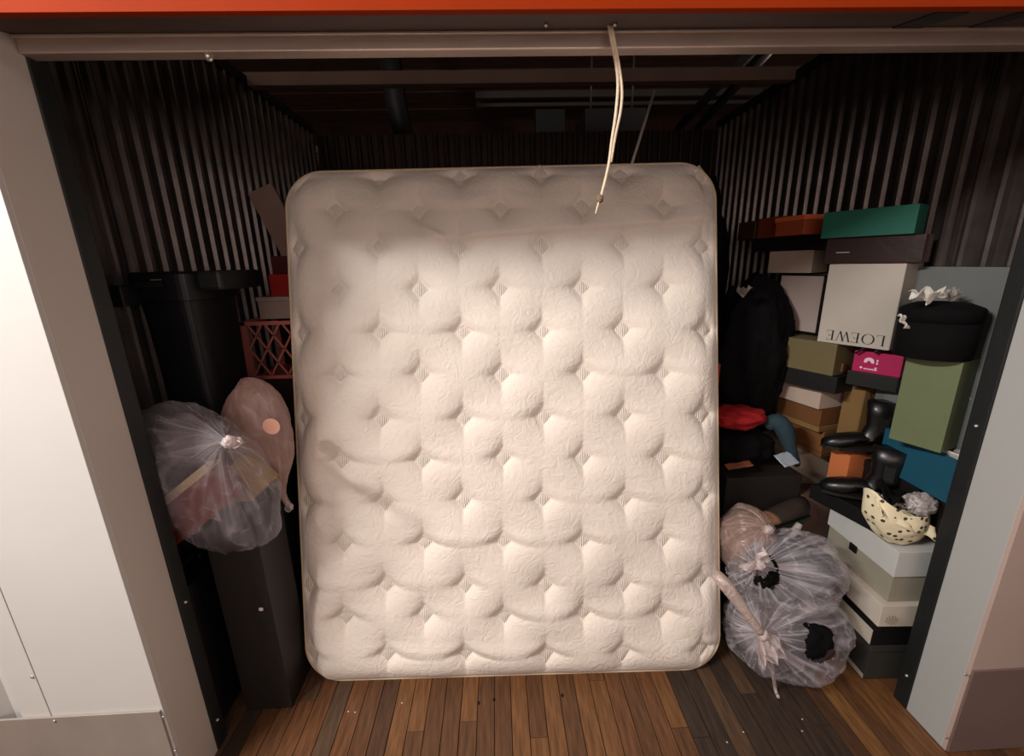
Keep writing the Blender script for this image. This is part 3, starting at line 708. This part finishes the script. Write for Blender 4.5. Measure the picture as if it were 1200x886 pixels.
# cream tall box and kraft boxes behind
c0 = atz(958, 640, .25)
M_TALL = card('beige_tall_card', rgb(150, 134, 116))
t_ = carton('tall_box', 'tall beige carton standing on the floor behind the boots', (1.235, 1.60, 0), .26, .2, .66, 6, M_TALL)
b0z = .662
carton('shoe_box', 'orange-brown kraft box, lower of two behind the boots', (at(962, 540, 1.56).x, 1.565, b0z), .22, .17, at(962, 508, 1.56).z - b0z, 14, M_ORK, (.02, M_KRD, True))
zk1 = at(962, 508, 1.56).z + .002
zk2 = at(962, 481, 1.56).z
carton('shoe_box', 'kraft box, upper of two behind the boots', (at(960, 507, 1.56).x, 1.565, zk1), .22, .17, zk2 - zk1, 14, M_KRD, (.022, M_KRAFT, True))
carton('shoe_box', 'pinkish white box on the upper kraft box under the black flat box', (at(960, 481, 1.56).x, 1.565, zk2 + .002), .22, .17, max(.03, zk - zk2 - .004), 14, card('pinkish_white_card', rgb(176, 156, 142)))
# boots box stack
carton('shoe_box', 'dark brown box on the floor between the beige carton and the grey stack', (1.235, 1.475, 0), .11, .2, .3, 2, M_BRN)
carton('shoe_box', 'brown box beneath the black box that carries the boots', (1.225, 1.472, .302), .115, .2, .225, 2, card('brown_mauve_card', rgb(92, 70, 60)))
bs = carton('flat_box', 'black flat shoe box carrying the black ankle boots', (1.285, 1.225, .539), .25, .125, .058, 14, M_BLACKB)
ob = carton('shoe_box', 'bright orange box wedged between the two boots', (1.30, 1.40, .60), .075, .13, .148, 10, card('bright_orange_card', rgb(190, 108, 62)))
# ankle boots
M_LEA = mat('black_leather', rgb(12, 12, 13), .36, bump=.12, bscale=40, spec=.6)
def boot(label, loc, rz, sc=1.0, tilt=0):
    t = thing('ankle_boot', label, 'boot', loc, 0, 'pair of black ankle boots', rot=(0, tilt, rz))
    sp = [((.03, 0, .225), (.058, 0, 0), (0, .044, 0)), ((.03, 0, .17), (.054, 0, 0), (0, .040, 0)), ((.03, 0, .12), (.048, 0, 0), (0, .034, 0)),
          ((.022, 0, .09), (.054, 0, .012), (0, .034, 0)), ((.008, 0, .066), (.070, 0, .022), (0, .035, 0)), ((-.03, 0, .048), (.068, 0, .034), (0, .036, 0)),
          ((-.08, 0, .042), (.030, 0, .038), (0, .042, 0)), ((-.12, 0, .036), (.014, 0, .033), (0, .041, 0)), ((-.150, 0, .032), (.006, 0, .026), (0, .033, 0)), ((-.170, 0, .026), (.002, 0, .014), (0, .018, 0))]
    loft('upper', [ring(Vector(c) * sc, Vector(a) * sc, Vector(b) * sc, 22, 2.3) for c, a, b in sp], M_LEA, t)
    out = [(-.178, 0), (-.165, .028), (-.12, .041), (-.06, .036), (0, .031), (.05, .033), (.075, .022), (.08, 0)]
    out = [(a * sc, b * sc) for a, b in out]; out = out + [(a, -b) for a, b in out[-2:0:-1]]
    prism('sole', out, .004, .014, M_RUBBER, t, 'Z')
    prism('heel', [((.015) * sc, -.029 * sc), (.078 * sc, -.024 * sc), (.078 * sc, .024 * sc), (.015 * sc, .029 * sc)], -.022, .006, M_RUBBER, t, 'Z', .002)
    box('elastic_gore', (.012 * sc, -.0385 * sc, .10 * sc), (.045 * sc, -.0345 * sc, .185 * sc), M_RUBBER, t, .001)
    return t
boot('front black leather ankle boot, toe pointing left, on the black shoe box', (1.325, 1.31, .62), math.radians(-32), .9)
boot('rear black ankle boot, raised higher and standing behind the front one', (1.352, 1.395, .772), math.radians(-18), .84)

# ================================================================ RIGHT SIDE: DARK MIDDLE
o = blob('garment_bag', (1.10, 1.80, 1.03), (.17, .16, .35), M_BLACKC, None, 2, .16, 2.2, 5); tag(o, 'bulging black bag filling the dark gap right of the mattress', 'bag')
o = blob('dark_coat', (.99, 2.12, 1.25), (.14, .13, .56), mat('navy_cloth', rgb(6, 6, 11), .9, bump=.5, bscale=20, spec=.15), None, 4, .18, 2.4, 4); tag(o, 'near-black coat bundle high behind the right edge of the mattress', 'coat')
tissue('tissue_paper', at(872, 345, 1.62), .018, 13, 'pale scrap on the shoulder of the bulging black bag', mat('pale_scrap', rgb(96, 84, 78), .8))
carton('storage_carton', 'big black-brown carton on the floor behind the clear trash bags', (.90, 1.50, 0), .42, .31, .62, 0, mat('black_brown_card', rgb(24, 18, 15), .7, bump=.1))
carton('storage_carton', 'dark carton at the back carrying the bulging black bag', (.85, 1.94, 0), .34, .34, .68, 0, mat('black_brown_card2', rgb(20, 15, 13), .7, bump=.1))
o = blob('red_sweater', (.97, 1.60, .80), (.115, .075, .042), mat('red_knit', rgb(150, 14, 18), .8, bump=.5, bscale=40), None, 6, .2, 2.6, 4); o.location.z = at(880, 492, 1.56).z; tag(o, 'bright red folded knitwear right of the mattress', 'clothing')
o = blob('dark_jumper', (1.01, 1.62, .705), (.13, .09, .075), M_BLACKC, None, 12, .2, 2.6, 4); tag(o, 'dark jumper crumpled under the red knitwear', 'clothing')
# jeans
M_DEN = mat('teal_denim', rgb(32, 52, 60), .85, bump=.4, bscale=60)
tag(tube('denim_jeans', smoothpath([at(898, 500, 1.58), at(910, 494, 1.56), at(920, 505, 1.54), at(926, 525, 1.53), at(934, 545, 1.53)], 5), [.018, .024, .027, .03, .032, .033, .034, .034, .034, .034, .034, .032, .03, .028, .026, .024, .022, .02, .018, .016, .012], M_DEN, None, 14), 'folded teal denim jeans hanging beside the red knitwear', 'clothing')
sheet('magazine', at(922, 538, 1.49), .075, .06, (28, -6, 14), mat('glossy_grey', rgb(150, 158, 168), .3), 'small pale glossy card tucked under the denim', .003, 3)
sheet('wooden_hanger_piece', at(866, 545, 1.50), .11, .03, (20, -4, 6), mat('worn_orange_wood', rgb(120, 68, 44), .7), 'flat orange-brown strip on the dark carton', .003, 5, cat='strip')
n6 = at(849, 508, 1.62); t6 = at(849, 432, 1.62).z
rc = carton('shoe_box', 'narrow red box edge right against the mattress', (.845, 1.70, .70), .15, .09, t6 - .70, 0, card('dull_red_card', rgb(150, 34, 26)))
# shoe behind clear bags
M_TAN = mat('tan_leather', rgb(142, 104, 80), .5, bump=.1)
def sneaker(label, loc, rz):
    t = thing('shoe', label, 'shoe', loc, rz)
    sp = [((.085, 0, .05), (.008, 0, 0), (0, .02, .03)), ((.07, 0, .045), (.0, 0, .04), (0, .032, 0)), ((.02, 0, .042), (.0, 0, .038), (0, .036, 0)), ((-.04, 0, .034), (0, 0, .028), (0, .04, 0)), ((-.09, 0, .028), (0, 0, .02), (0, .038, 0)), ((-.12, 0, .022), (0, 0, .008), (0, .018, 0))]
    loft('upper', [ring(c, a, b, 18) for c, a, b in sp[1:]], mat('brown_suede', rgb(40, 28, 22), .8, bump=.3), t)
    out = [(-.13, 0), (-.11, .035), (-.05, .042), (.03, .037), (.085, .03), (.095, 0)]; out += [(a, -b) for a, b in out[-2:0:-1]]
    prism('sole', out, 0, .014, M_RUBBER, t, 'Z')
    loft('toe_cap', [ring((-.085, 0, .030), (0, 0, .022), (0, .040, 0), 16), ring((-.108, 0, .026), (0, 0, .019), (0, .034, 0), 16), ring((-.125, 0, .022), (0, 0, .008), (0, .016, 0), 16)], M_TAN, t)
    return t
sneaker('brown shoe with tan toe resting behind the tied clear bag', (1.115, 1.42, .475), math.radians(16))

# ================================================================ CLEAR BAGS (right, on the floor)
F_BAG = film('bag_film', rgb(226, 218, 224), .14, .85, 5.0, .25, True)
F_BAGP = film('pink_bag_film', rgb(206, 176, 164), .28, .75, 5.0, .3, True)
def raydist(g, q):
    r = Vector(ROT @ np.array([q[0] - 600., q[1] - 443., FPX])).normalized(); e = g - Vector(CAM); L_ = e.dot(r)
    return (e - r * L_).length * 6 + L_
def bag(name, label, c, r, knot, m, seed=0, tears=(), zmin=.004, nu=190, nv=110, ears=(), tail=None, cat='plastic bag', folds=13, mouth=.10, shear=0., knot_r=.016):
    """a sack gathered at `knot` (offset from c); tears: list of (direction, size, size) holes cut from the film"""
    c = Vector(c); K = Vector(knot); ax = K.normalized(); u0 = ax.orthogonal().normalized(); v0 = ax.cross(u0)
    t = thing(name, label, cat, (c.x, c.y, zmin if zmin is not None else c.z))
    base = t.location.copy(); rv = Vector(r); off = Vector((seed * 5.1, seed * 2.3, seed))
    verts = []; faces = []; fv = []
    for j in range(nv + 1):
        f = j / nv; ph = math.pi * f
        for i in range(nu):
            th = 2 * math.pi * i / nu
            d = (-ax) * math.cos(ph) + (u0 * math.cos(th) + v0 * math.sin(th)) * math.sin(ph)
            near = max(0, (f - .35) / .65)
            fold = (abs(math.sin(th * folds / 2 + 2.5 * noise.noise(Vector((th, f * 2, seed))))) - .5) * .05 * near
            cx_, cy_ = math.cos(th), math.sin(th)
            a1 = noise.noise(Vector((cx_ * 3.2, cy_ * 3.2, f * 1.6 + seed))); a2 = noise.noise(Vector((cx_ * 7.5, cy_ * 7.5, f * 2.2 + seed * 2))); a3 = noise.noise(d * 3.1 + off * 1.7)
            r1_ = max(0, 1 - abs(a1) * 9); r2_ = max(0, 1 - abs(a2) * 6); r3_ = max(0, 1 - abs(a3) * 16)
            fo = r1_ * .5 * (.3 + near) + r2_ * .75 * near ** 1.5 + r3_ * .45 + .35 * near ** 4
            fv.append(min(1, fo))
            n1 = noise.noise(d * 2.0 + off) * .13 + (r1_ * .5 + r2_ * .4 * near + r3_ * .6) * .035 + noise.noise(d * 9 + off) * .008
            q = Vector((d.x * rv.x, d.y * rv.y, d.z * rv.z)) * (1 + n1 * (1 - near * .5) + fold)
            s_ = near ** 6; q = q.lerp(K + (u0 * math.cos(th) + v0 * math.sin(th)) * .010, min(1, s_ * 1.02))
            p = c + q + Vector((q.z * shear * (1 - near ** 3), 0, 0))
            if zmin is not None and p.z < zmin: p.z = zmin + .001 * noise.noise(d * 9)
            verts.append(p - base)
    tears = [(min((v + base for v in verts), key=lambda g, tr=tr: raydist(g, tr[0])), tr[1]) for tr in tears]; t['tears'] = [list(tr[0]) for tr in tears]
    cen = lambda ids: sum((verts[k] for k in ids), Vector()) / len(ids)
    for j in range(nv):
        for i in range(nu):
            a, b = j * nu + i, j * nu + (i + 1) % nu; ids = (a, b, b + nu, a + nu); g = cen(ids) + base; cut = False
            for (tc_, tr_) in tears:
                e = g - Vector(tc_); q = math.sqrt((e.x / tr_[0]) ** 2 + (e.y / tr_[1]) ** 2 + (e.z / tr_[2]) ** 2)
                if q < 1 + .35 * noise.noise(g * 40): cut = True
            if not cut: faces.append(ids)
    me = bpy.data.meshes.new('film'); me.from_pydata([tuple(v) for v in verts], [], faces)
    for p in me.polygons: p.use_smooth = True
    at__ = me.attributes.new('fold', 'FLOAT', 'POINT'); at__.data.foreach_set('value', fv)
    link('film_sack', me, m, t)
    kp = c + K - base
    mk = film('knot_film_' + m.name, rgb(222, 206, 204), .55, .95, 14, .3)
    blob('knot', kp, (knot_r, knot_r, knot_r), mk, t, seed, .4, 2.5, 3)
    for (dr, L_, wd) in ears:
        dv_ = Vector(dr).normalized(); side = dv_.cross(Vector((0, -1, 0.2))).normalized(); nrm = dv_.cross(side)
        def earf(u, v, dv_=dv_, side=side, nrm=nrm, L_=L_, wd=wd):
            wv = wd * math.sin(math.pi * min(1, .12 + v * .93)) ** .8
            p = kp + dv_ * (L_ * v) + side * ((u - .5) * 2 * wv) + nrm * (.012 * math.sin(u * 9 + v * 3) * (0.3 + v) + .01 * math.sin(u * 3.14))
            if zmin is not None and p.z + base.z < zmin + .001: p.z = zmin + .001 - base.z
            return p
        grid_mesh('tie_end', earf, 18, 12, mk, t)
    if tail: tube('twisted_tail', smoothpath([Vector(p) - base for p in tail], 5), .006, mk, t, 7)
    return t
# lower tied bag
kA = at(894, 744, 1.06)
cA = Vector((1.015, 1.225, .155))
BLK = Vector(at(963, 762, 1.10))
bag('clear_trash_bag', 'large clear trash bag on the floor with knotted mouth at its front', cA, (.205, .165, .175), kA - cA, F_BAG, 1,
    tears=[((962, 762), (.050, .05, .042))], ears=[((.35, -.5, -.9), .09, .034), ((.9, -.3, -.9), .10, .028), ((-.1, -.4, -1), .10, .02)],
    tail=[kA, kA + Vector((.022, -.012, -.05)), atz(908, 805, .022), atz(912, 817, .008)])
# long twisted neck running up to the left
tA = bpy.data.objects['clear_trash_bag']
sp_ = (tube('twisted_neck', smoothpath([kA + Vector((-.01, .0, .01)), at(870, 712, 1.07), at(850, 685, 1.09), at(838, 672, 1.12)], 5), [.012, .013, .014, .015, .016, .017, .018, .019, .02, .021, .021, .02, .019, .018, .017, .016], film('strap_film', rgb(215, 195, 186), .5, .95, 14, .3), tA, 10)); sp_.matrix_parent_inverse = Matrix.Translation(-tA.location)
# upper tied bag
kB = at(890, 662, 1.10)
cB = Vector((1.00, 1.235, .395))
BLB = Vector(at(906, 684, 1.10))
bag('clear_trash_bag', 'clear tied trash bag on top, torn open over black clothing', cB, (.195, .14, .14), kB - cB, F_BAG, 3, zmin=None,
    tears=[((905, 680), (.024, .04, .036))], ears=[((.15, -.2, 1), .055, .020), ((-.9, -.2, -.05), .06, .017)], folds=17)
bag('clear_trash_bag', 'pinkish cloudy plastic bag wedged behind, next to the mattress edge', (.895, 1.33, .46), (.10, .10, .135), Vector((.03, -.07, .09)), F_BAGP, 7, zmin=None, folds=9)
tB = bpy.data.objects['clear_trash_bag.001']
sp_ = (tube('bag_handle', smoothpath([at(890, 640, 1.27), at(910, 634, 1.3), at(928, 628, 1.32), at(937, 614, 1.34), at(930, 622, 1.33)], 5), .011, film('handle_film', rgb(210, 200, 196), .5, .95, 14), tB, 8)); sp_.matrix_parent_inverse = Matrix.Translation(-tB.location)
# contents
def cloth_mat(nm_, cols, sc):
    m = mat(nm_, (1, 1, 1, 1), .85, bump=.4, bscale=22); nt = m.node_tree; b = nt.nodes['Principled BSDF']
    tc = nt.nodes.new('ShaderNodeTexCoord'); v = nt.nodes.new('ShaderNodeTexVoronoi'); v.inputs['Scale'].default_value = sc
    nz = nt.nodes.new('ShaderNodeTexNoise'); nz.inputs['Scale'].default_value = 6; nt.links.new(tc.outputs['Object'], nz.inputs['Vector'])
    ad = nt.nodes.new('ShaderNodeMixRGB'); ad.inputs[0].default_value = .25; nt.links.new(tc.outputs['Object'], ad.inputs[1]); nt.links.new(nz.outputs['Color'], ad.inputs[2])
    nt.links.new(ad.outputs[0], v.inputs['Vector'])
    sp = nt.nodes.new('ShaderNodeSeparateColor'); nt.links.new(v.outputs['Color'], sp.inputs[0])
    r = nt.nodes.new('ShaderNodeValToRGB'); r.color_ramp.interpolation = 'CONSTANT'
    e = r.color_ramp.elements; e[0].color = cols[0]; e[1].color = cols[1]; e[1].position = 1 / len(cols)
    for k in range(2, len(cols)): q = e.new(k / len(cols)); q.color = cols[k]
    nt.links.new(sp.outputs[0], r.inputs[0]); nt.links.new(r.outputs[0], b.inputs['Base Color']); return m
M_CL1 = cloth_mat('bundled_clothes', [rgb(86, 78, 84), rgb(74, 68, 80), rgb(100, 88, 88), rgb(62, 60, 72)], 5)
M_CL2 = cloth_mat('bundled_clothes_b', [rgb(68, 70, 78), rgb(80, 78, 84), rgb(56, 57, 66), rgb(92, 86, 90)], 6)
tag(blob('clothes_bundle', cA + Vector((0, .01, .0)), (.17, .13, .14), M_CL1, None, 21, .12, 2.4, 4, zmin=.012), 'mauve and grey clothes packed inside the large lower clear bag', 'clothes')
tag(blob('clothes_bundle', cB + Vector((0, .01, 0)), (.155, .105, .105), M_CL2, None, 23, .12, 2.4, 4), 'grey clothes packed inside the upper torn clear bag', 'clothes')
tag(blob('clothes_bundle', (.895, 1.335, .455), (.08, .075, .105), cloth_mat('bundled_clothes_c', [rgb(140, 100, 88), rgb(96, 70, 62), rgb(150, 118, 106)], 6), None, 25, .15, 2.4, 3), 'rust and beige clothes inside the pinkish cloudy bag', 'clothes')
tag(blob('black_garment', Vector(bpy.data.objects['clear_trash_bag']['tears'][0]) + Vector((-.015, .040, .0)), (.070, .045, .060), M_BLACKC, None, 27, .25, 2.2, 4), 'black garment showing through the hole low on the lower clear bag', 'clothes')
tag(blob('black_garment', Vector(bpy.data.objects['clear_trash_bag.001']['tears'][0]) + Vector((0, .034, 0)), (.040, .035, .055), M_BLACKC, None, 28, .25, 2.2, 4), 'black garment showing through the tear of the upper clear bag', 'clothes')

# ================================================================ LEFT SIDE
def bin_(name, label, base, wt, dt, h, m, taper=.82, lid=.06, lidm=None, over=.014, cat='bin', rz=0):
    t = thing(name, label, cat, base, rz)
    rings = [ring((0, 0, z), (wt / 2 * k * 1.0, 0, 0), (0, dt / 2 * k * 1.0, 0), 40, 7) for z, k in ((0, taper), (.01, taper + .01), (h * .5, (taper + 1) / 2), (h - lid - .002, 1))]
    loft('bin_body', rings, m, t, smooth=False)
    rings = [ring((0, 0, z), (wt / 2 + o_, 0, 0), (0, dt / 2 + o_, 0), 40, 7) for z, o_ in ((h - lid, over), (h - .008, over), (h, over - .006))]
    loft('lid', rings, lidm or m, t, smooth=False); return t
# tote carrying the upper bin
carton('storage_tote', 'black storage tote on the floor under the upright black bin', (-1.07, 1.33, 0), .36, .30, .77, 0, M_BLACKP, (.05, M_BLACKP), cat='tote')
bA = bin_('trash_bin', 'tall black lidded bin against the left corrugated wall', (-1.0, 1.455, .773), .165, .25, .70, M_BLACKP, .86, .085, M_BLACKP, .012)
box('handle_recess', (-.045, -.156, .655), (.03, -.1505, .672), mat('deep_black', rgb(3, 3, 3), .8), bA, .002)
box('lid_handle', (-.094, -.20, .605), (-.055, -.135, .665), M_BLACKP, bA, .006)
box('lid_wing', (.09, -.10, .64), (.165, .13, .70), M_BLACKP, bA, .01)
box('lid_glint', (.0, -.1545, .676), (.03, -.152, .679), M_SCREW, bA, 0)  # bright strip set on the lid front as a painted glint
tag(carton('storage_bin', 'charcoal tall bin under the clear bag beside the mattress', (-.915, 1.15, 0), .165, .165, .775, 0, M_BLACKP2, (.03, M_BLACKP2)), cat='bin')
p = at(306, 714, 1.148)
bn = bpy.data.objects['storage_bin']; q_ = box('white_sticker', (p.x - .006, 1.1465, p.z - .005), (p.x + .006, 1.1495, p.z + .005), M_PAPER, bn, 0); q_.matrix_parent_inverse = Matrix.Translation(-bn.location)
sc = thing('suitcase', 'black upright suitcase squeezed between left track and charcoal bin', 'suitcase', (-1.015, 1.205, 0))
rings = [ring((0, 0, z), (.06 * k, 0, 0), (0, .12 * k, 0), 28, 5) for z, k in ((.02, .9), (.03, 1), (.52, 1), (.55, .93))]
loft('shell', rings, M_BLACKP, sc, smooth=False); tube('handle', smoothpath([(0, -.04, .55), (0, -.038, .575), (0, .038, .575), (0, .04, .55)], 4), .007, M_RUBBER, sc)
for sy in (-.1, .1): o = tube('wheel', [(-.03, sy, .018), (.03, sy, .018)], .018, M_RUBBER, sc, 12)
# paper triangle at the track foot and brown strap
pt = atz(255, 835, .0)
tag(prism('paper_scrap', [(pt.x - .012, pt.y + .02), (pt.x + .012, pt.y + .015), (pt.x, pt.y - .025)], .001, .003, M_PAPER, None, 'Z'), 'small white paper triangle on the floor at the left track', 'paper')
tag(tube('cloth_strap', smoothpath([at(236, 778, 1.10), at(243, 800, 1.10), at(243, 822, 1.10), atz(243, 840, .006)], 4), [.003, .006, .008, .008, .007, .007, .006, .006, .006, .005, .005, .004, .004], mat('olive_strap', rgb(70, 56, 30), .8), None, 8), 'olive strap hanging by the foot of the left track', 'strap')
# clear bag with boxes
kC = at(268, 518, 1.05)
cC = Vector((-.885, 1.19, .865))
F_L = film('left_bag_film', rgb(196, 190, 196), .17, .65, 5.0, .2, True)
bag('clear_plastic_bag', 'clear bag holding boxes, slumped over the charcoal bin at left', cC, (.18, .115, .24), kC - cC, F_L, 11, zmin=None, folds=11, ears=[((1, .1, -.2), .035, .014)], shear=-.28)
def inbag(name, label, c, dims, rot, m, extra=None):
    t = thing(name, label, 'box', c, rot=[math.radians(a) for a in rot]); d = [v / 2 for v in dims]
    box('body', (-d[0], -d[1], -d[2]), tuple(d), m, t, .003)
    if extra: box(extra[0], (-d[0] - .001, -d[1] - .001, d[2] - extra[1]), (d[0] + .001, d[1] + .001, d[2] + .0015), extra[2], t, .002)
    return t
inbag('gift_box', 'cream-edged red box lying tilted inside the clear bag at left', at(228, 588, 1.17), (.27, .07, .13), (0, -36, 5), mat('muted_red', rgb(128, 58, 54), .6), ('lid', .022, card('cream_lid', rgb(206, 184, 150))))
inbag('gift_box', 'tan gold box inside the clear bag, right of the red one', at(276, 575, 1.24), (.25, .06, .12), (0, -42, -4), mat('tan_gold', rgb(160, 128, 84), .6))
tag(blob('wadded_cloth', (-.925, 1.20, .985), (.10, .06, .075), mat('lilac_grey_cloth', rgb(104, 96, 100), .8, bump=.4, bscale=20), None, 31, .22, 2.5, 4), 'grey-lilac cloth wadded in the top of the clear bag at left', 'cloth')
# pinkish bag with round sticker
F_P = film('pink_pillow_film', rgb(196, 162, 154), .72, .96, 5.0, .35, True)
pbag = bag('plastic_bag', 'pinkish padded plastic bag with a round peach sticker by the mattress', (-.795, 1.335, .95), (.105, .075, .185), Vector((.06, -.02, -.25)), F_P, 15, zmin=None, folds=9, ears=[((.3, -.2, -1), .03, .012)], knot_r=.008)
pp = at(319, 499, 1.248)
q_ = (prism('round_sticker', [(pp.x + .026 * math.cos(k * .314), pp.z + .026 * math.sin(k * .314)) for k in range(20)], 1.242, 1.2445, mat('peach_paper', rgb(222, 168, 146), .6), pbag, 'Y')); q_.matrix_parent_inverse = Matrix.Translation(-pbag.location)
# crate with diamond lattice
M_CRATE = mat('pink_plastic', rgb(206, 118, 106), .45)
cz0 = at(290, 441, 1.80).z - .02; cz1 = at(300, 377, 1.80).z; cw, cd = .33, .3
cr = thing('milk_crate', 'pinkish red plastic crate with diamond lattice sides left of the mattress', 'crate', (-1.075 + cw / 2, 1.80 + cd / 2, cz0)); chh = cz1 - cz0
boxes('frame', [((-cw / 2, -cd / 2, chh - .016), (cw / 2, -cd / 2 + .012, chh)), ((-cw / 2, -cd / 2, 0), (cw / 2, -cd / 2 + .012, .02)), ((-cw / 2, cd / 2 - .012, chh - .016), (cw / 2, cd / 2, chh)),
                ((-cw / 2, -cd / 2, chh - .016), (-cw / 2 + .012, cd / 2, chh)), ((cw / 2 - .012, -cd / 2, chh - .016), (cw / 2, cd / 2, chh)), ((-cw / 2, -cd / 2, 0), (cw / 2, cd / 2, .006))] +
      [((sx_ * cw / 2 - .018 if sx_ > 0 else -cw / 2, -cd / 2 if sy_ < 0 else cd / 2 - .018, 0), (cw / 2 if sx_ > 0 else -cw / 2 + .028, -cd / 2 + .018 if sy_ < 0 else cd / 2, chh)) for sx_ in (-1, 1) for sy_ in (-1, 1)], M_CRATE, cr)
def lattice(x0, x1, z0, z1, y, px_, pz):
    bm = bmesh.new(); k = int((x1 - x0) / px_) + 6
    for s_ in (-1, 1):
        for i in range(-6, k + 6):
            xa = x0 + i * px_; za = z0; xb = xa + s_ * px_ * (z1 - z0) / pz; zb_ = z1
            # clip to [x0,x1]
            def cl_(xa, za, xb, zb_):
                t0, t1 = 0., 1.
                dx_ = xb - xa
                for lim, sg in ((x0, 1), (x1, -1)):
                    a = (lim - xa) / dx_
                    if (dx_ * sg) > 0: t0 = max(t0, a)
                    else: t1 = min(t1, a)
                return (xa + dx_ * t0, za + (zb_ - za) * t0, xa + dx_ * t1, za + (zb_ - za) * t1) if t1 > t0 else None
            r_ = cl_(xa, za, xb, zb_)
            if not r_: continue
            a, b = Vector((r_[0], 0, r_[1])), Vector((r_[2], 0, r_[3])); d = (b - a).normalized(); nn_ = Vector((-d.z, 0, d.x)) * .0038
            vs = [bm.verts.new((q.x, y + yy, q.z)) for yy in (0, .005) for q in (a + nn_, b + nn_, b - nn_, a - nn_)]
            for f in ((0, 1, 2, 3), (7, 6, 5, 4), (0, 4, 5, 1), (1, 5, 6, 2), (2, 6, 7, 3), (3, 7, 4, 0)): bm.faces.new([vs[q] for q in f])
    return bm_mesh(bm)
link('lattice', lattice(-cw / 2 + .028, cw / 2 - .018, .02, chh - .016, -cd / 2 + .003, .072, .115), M_CRATE, cr)
box('crate_liner', (-cw / 2 + .03, cd / 2 - .03, .01), (cw / 2 - .03, cd / 2 - .02, chh - .02), M_BLACKP, cr)
carton('storage_carton', 'dark carton standing behind the tote and carrying the crate', (-1.075, 1.80, 0), .3, .33, cz0 - .002, 0, mat('dark_carton', rgb(40, 28, 22), .8))
wz = at(300, 375, 1.88).z
carton('shoe_box', 'off-white box sitting in the top of the pink crate', (at(301, 360, 1.86).x, 1.86, cz1 + .002), .16, .24, at(302, 349, 1.86).z - cz1, 2, card('offwhite_left', rgb(176, 152, 140)), (.018, card('offwhite_left_lid', rgb(184, 160, 148))))
zc = at(302, 349, 1.86).z + .004
carton('red_box', 'bright red box above the off-white box at left', (at(316, 343, 1.87).x, 1.88, zc), .12, .16, at(316, 322, 1.87).z - zc, 3, card('red_left', rgb(176, 28, 18)))
carton('wine_box', 'dark red box behind the bright red box at left', (at(322, 343, 2.05).x, 2.06, zc - .1), .1, .2, at(322, 300, 2.05).z - zc + .1, 3, card('darkred_left', rgb(84, 20, 16)))
# leaning board behind
pa, pb = at(308, 222, 2.1), at(350, 300, 2.1)
d = (pb - pa).normalized(); nn_ = Vector((-d.z, 0, d.x)); wdt = .058
foot = pa + d * ((pa.z) / -d.z)
o = bpy.data.objects.new('x', None)
def P2(p, sgn, y): return (p.x + nn_.x * wdt * sgn, y, p.z + nn_.z * wdt * sgn)
ft = pa + d * 1.9
bm = bmesh.new(); vs = [bm.verts.new(P2(q, s_, y)) for y in (2.07, 2.088) for q, s_ in ((pa * 1.0, 1), (pa, -1), (ft, -1), (ft, 1))]
for f in ((0, 1, 2, 3), (7, 6, 5, 4), (0, 4, 5, 1), (1, 5, 6, 2), (2, 6, 7, 3), (3, 7, 4, 0)): bm.faces.new([vs[q] for q in f])
tag(link('wooden_board', bm_mesh(bm), card('beige_board', rgb(150, 122, 108))), 'beige board leaning above the red boxes at left behind the mattress', 'board')
bpy.data.objects.remove(o)

# ================================================================ HANGING CORD AND ROD
M_CORD = mat('cream_cord', rgb(216, 196, 170), .7, bump=.3, bscale=200)
cd_ = thing('pull_cord', 'doubled cream pull cord hanging from the door header over the mattress', 'cord', at(712, 18, .985))
cb = cd_.location
def rel(l, Y=.985): return [at(a, b, Y) - cb for a, b in l]
tube('strand', smoothpath(rel([(711, 16), (717, 50), (724, 92), (722, 130), (717, 165), (713, 195), (704, 232)]), 5), .0032, M_CORD, cd_, 7)
tube('strand', smoothpath(rel([(714, 16), (720, 48), (728, 95), (728, 125), (721, 160), (716, 190)]), 5), .0030, M_CORD, cd_, 7)
blob('knot', rel([(703, 233)])[0], (.007, .006, .009), mat('dark_cord', rgb(120, 100, 78), .8), cd_, 3, .4, 2.5, 3)
tube('frayed_end', rel([(703, 233), (700, 243), (698, 251)]), .0022, M_CORD, cd_, 6)
ra, rb = at(767, 106, 2.0), at(738, 200, 2.0); d = rb - ra
tag(tube('white_rod', [ra, ra + d * 7.0], .0065, mat('white_plastic', rgb(238, 225, 215), .5), None, 8), 'thin white rod standing behind the mattress, right of the cord', 'rod')
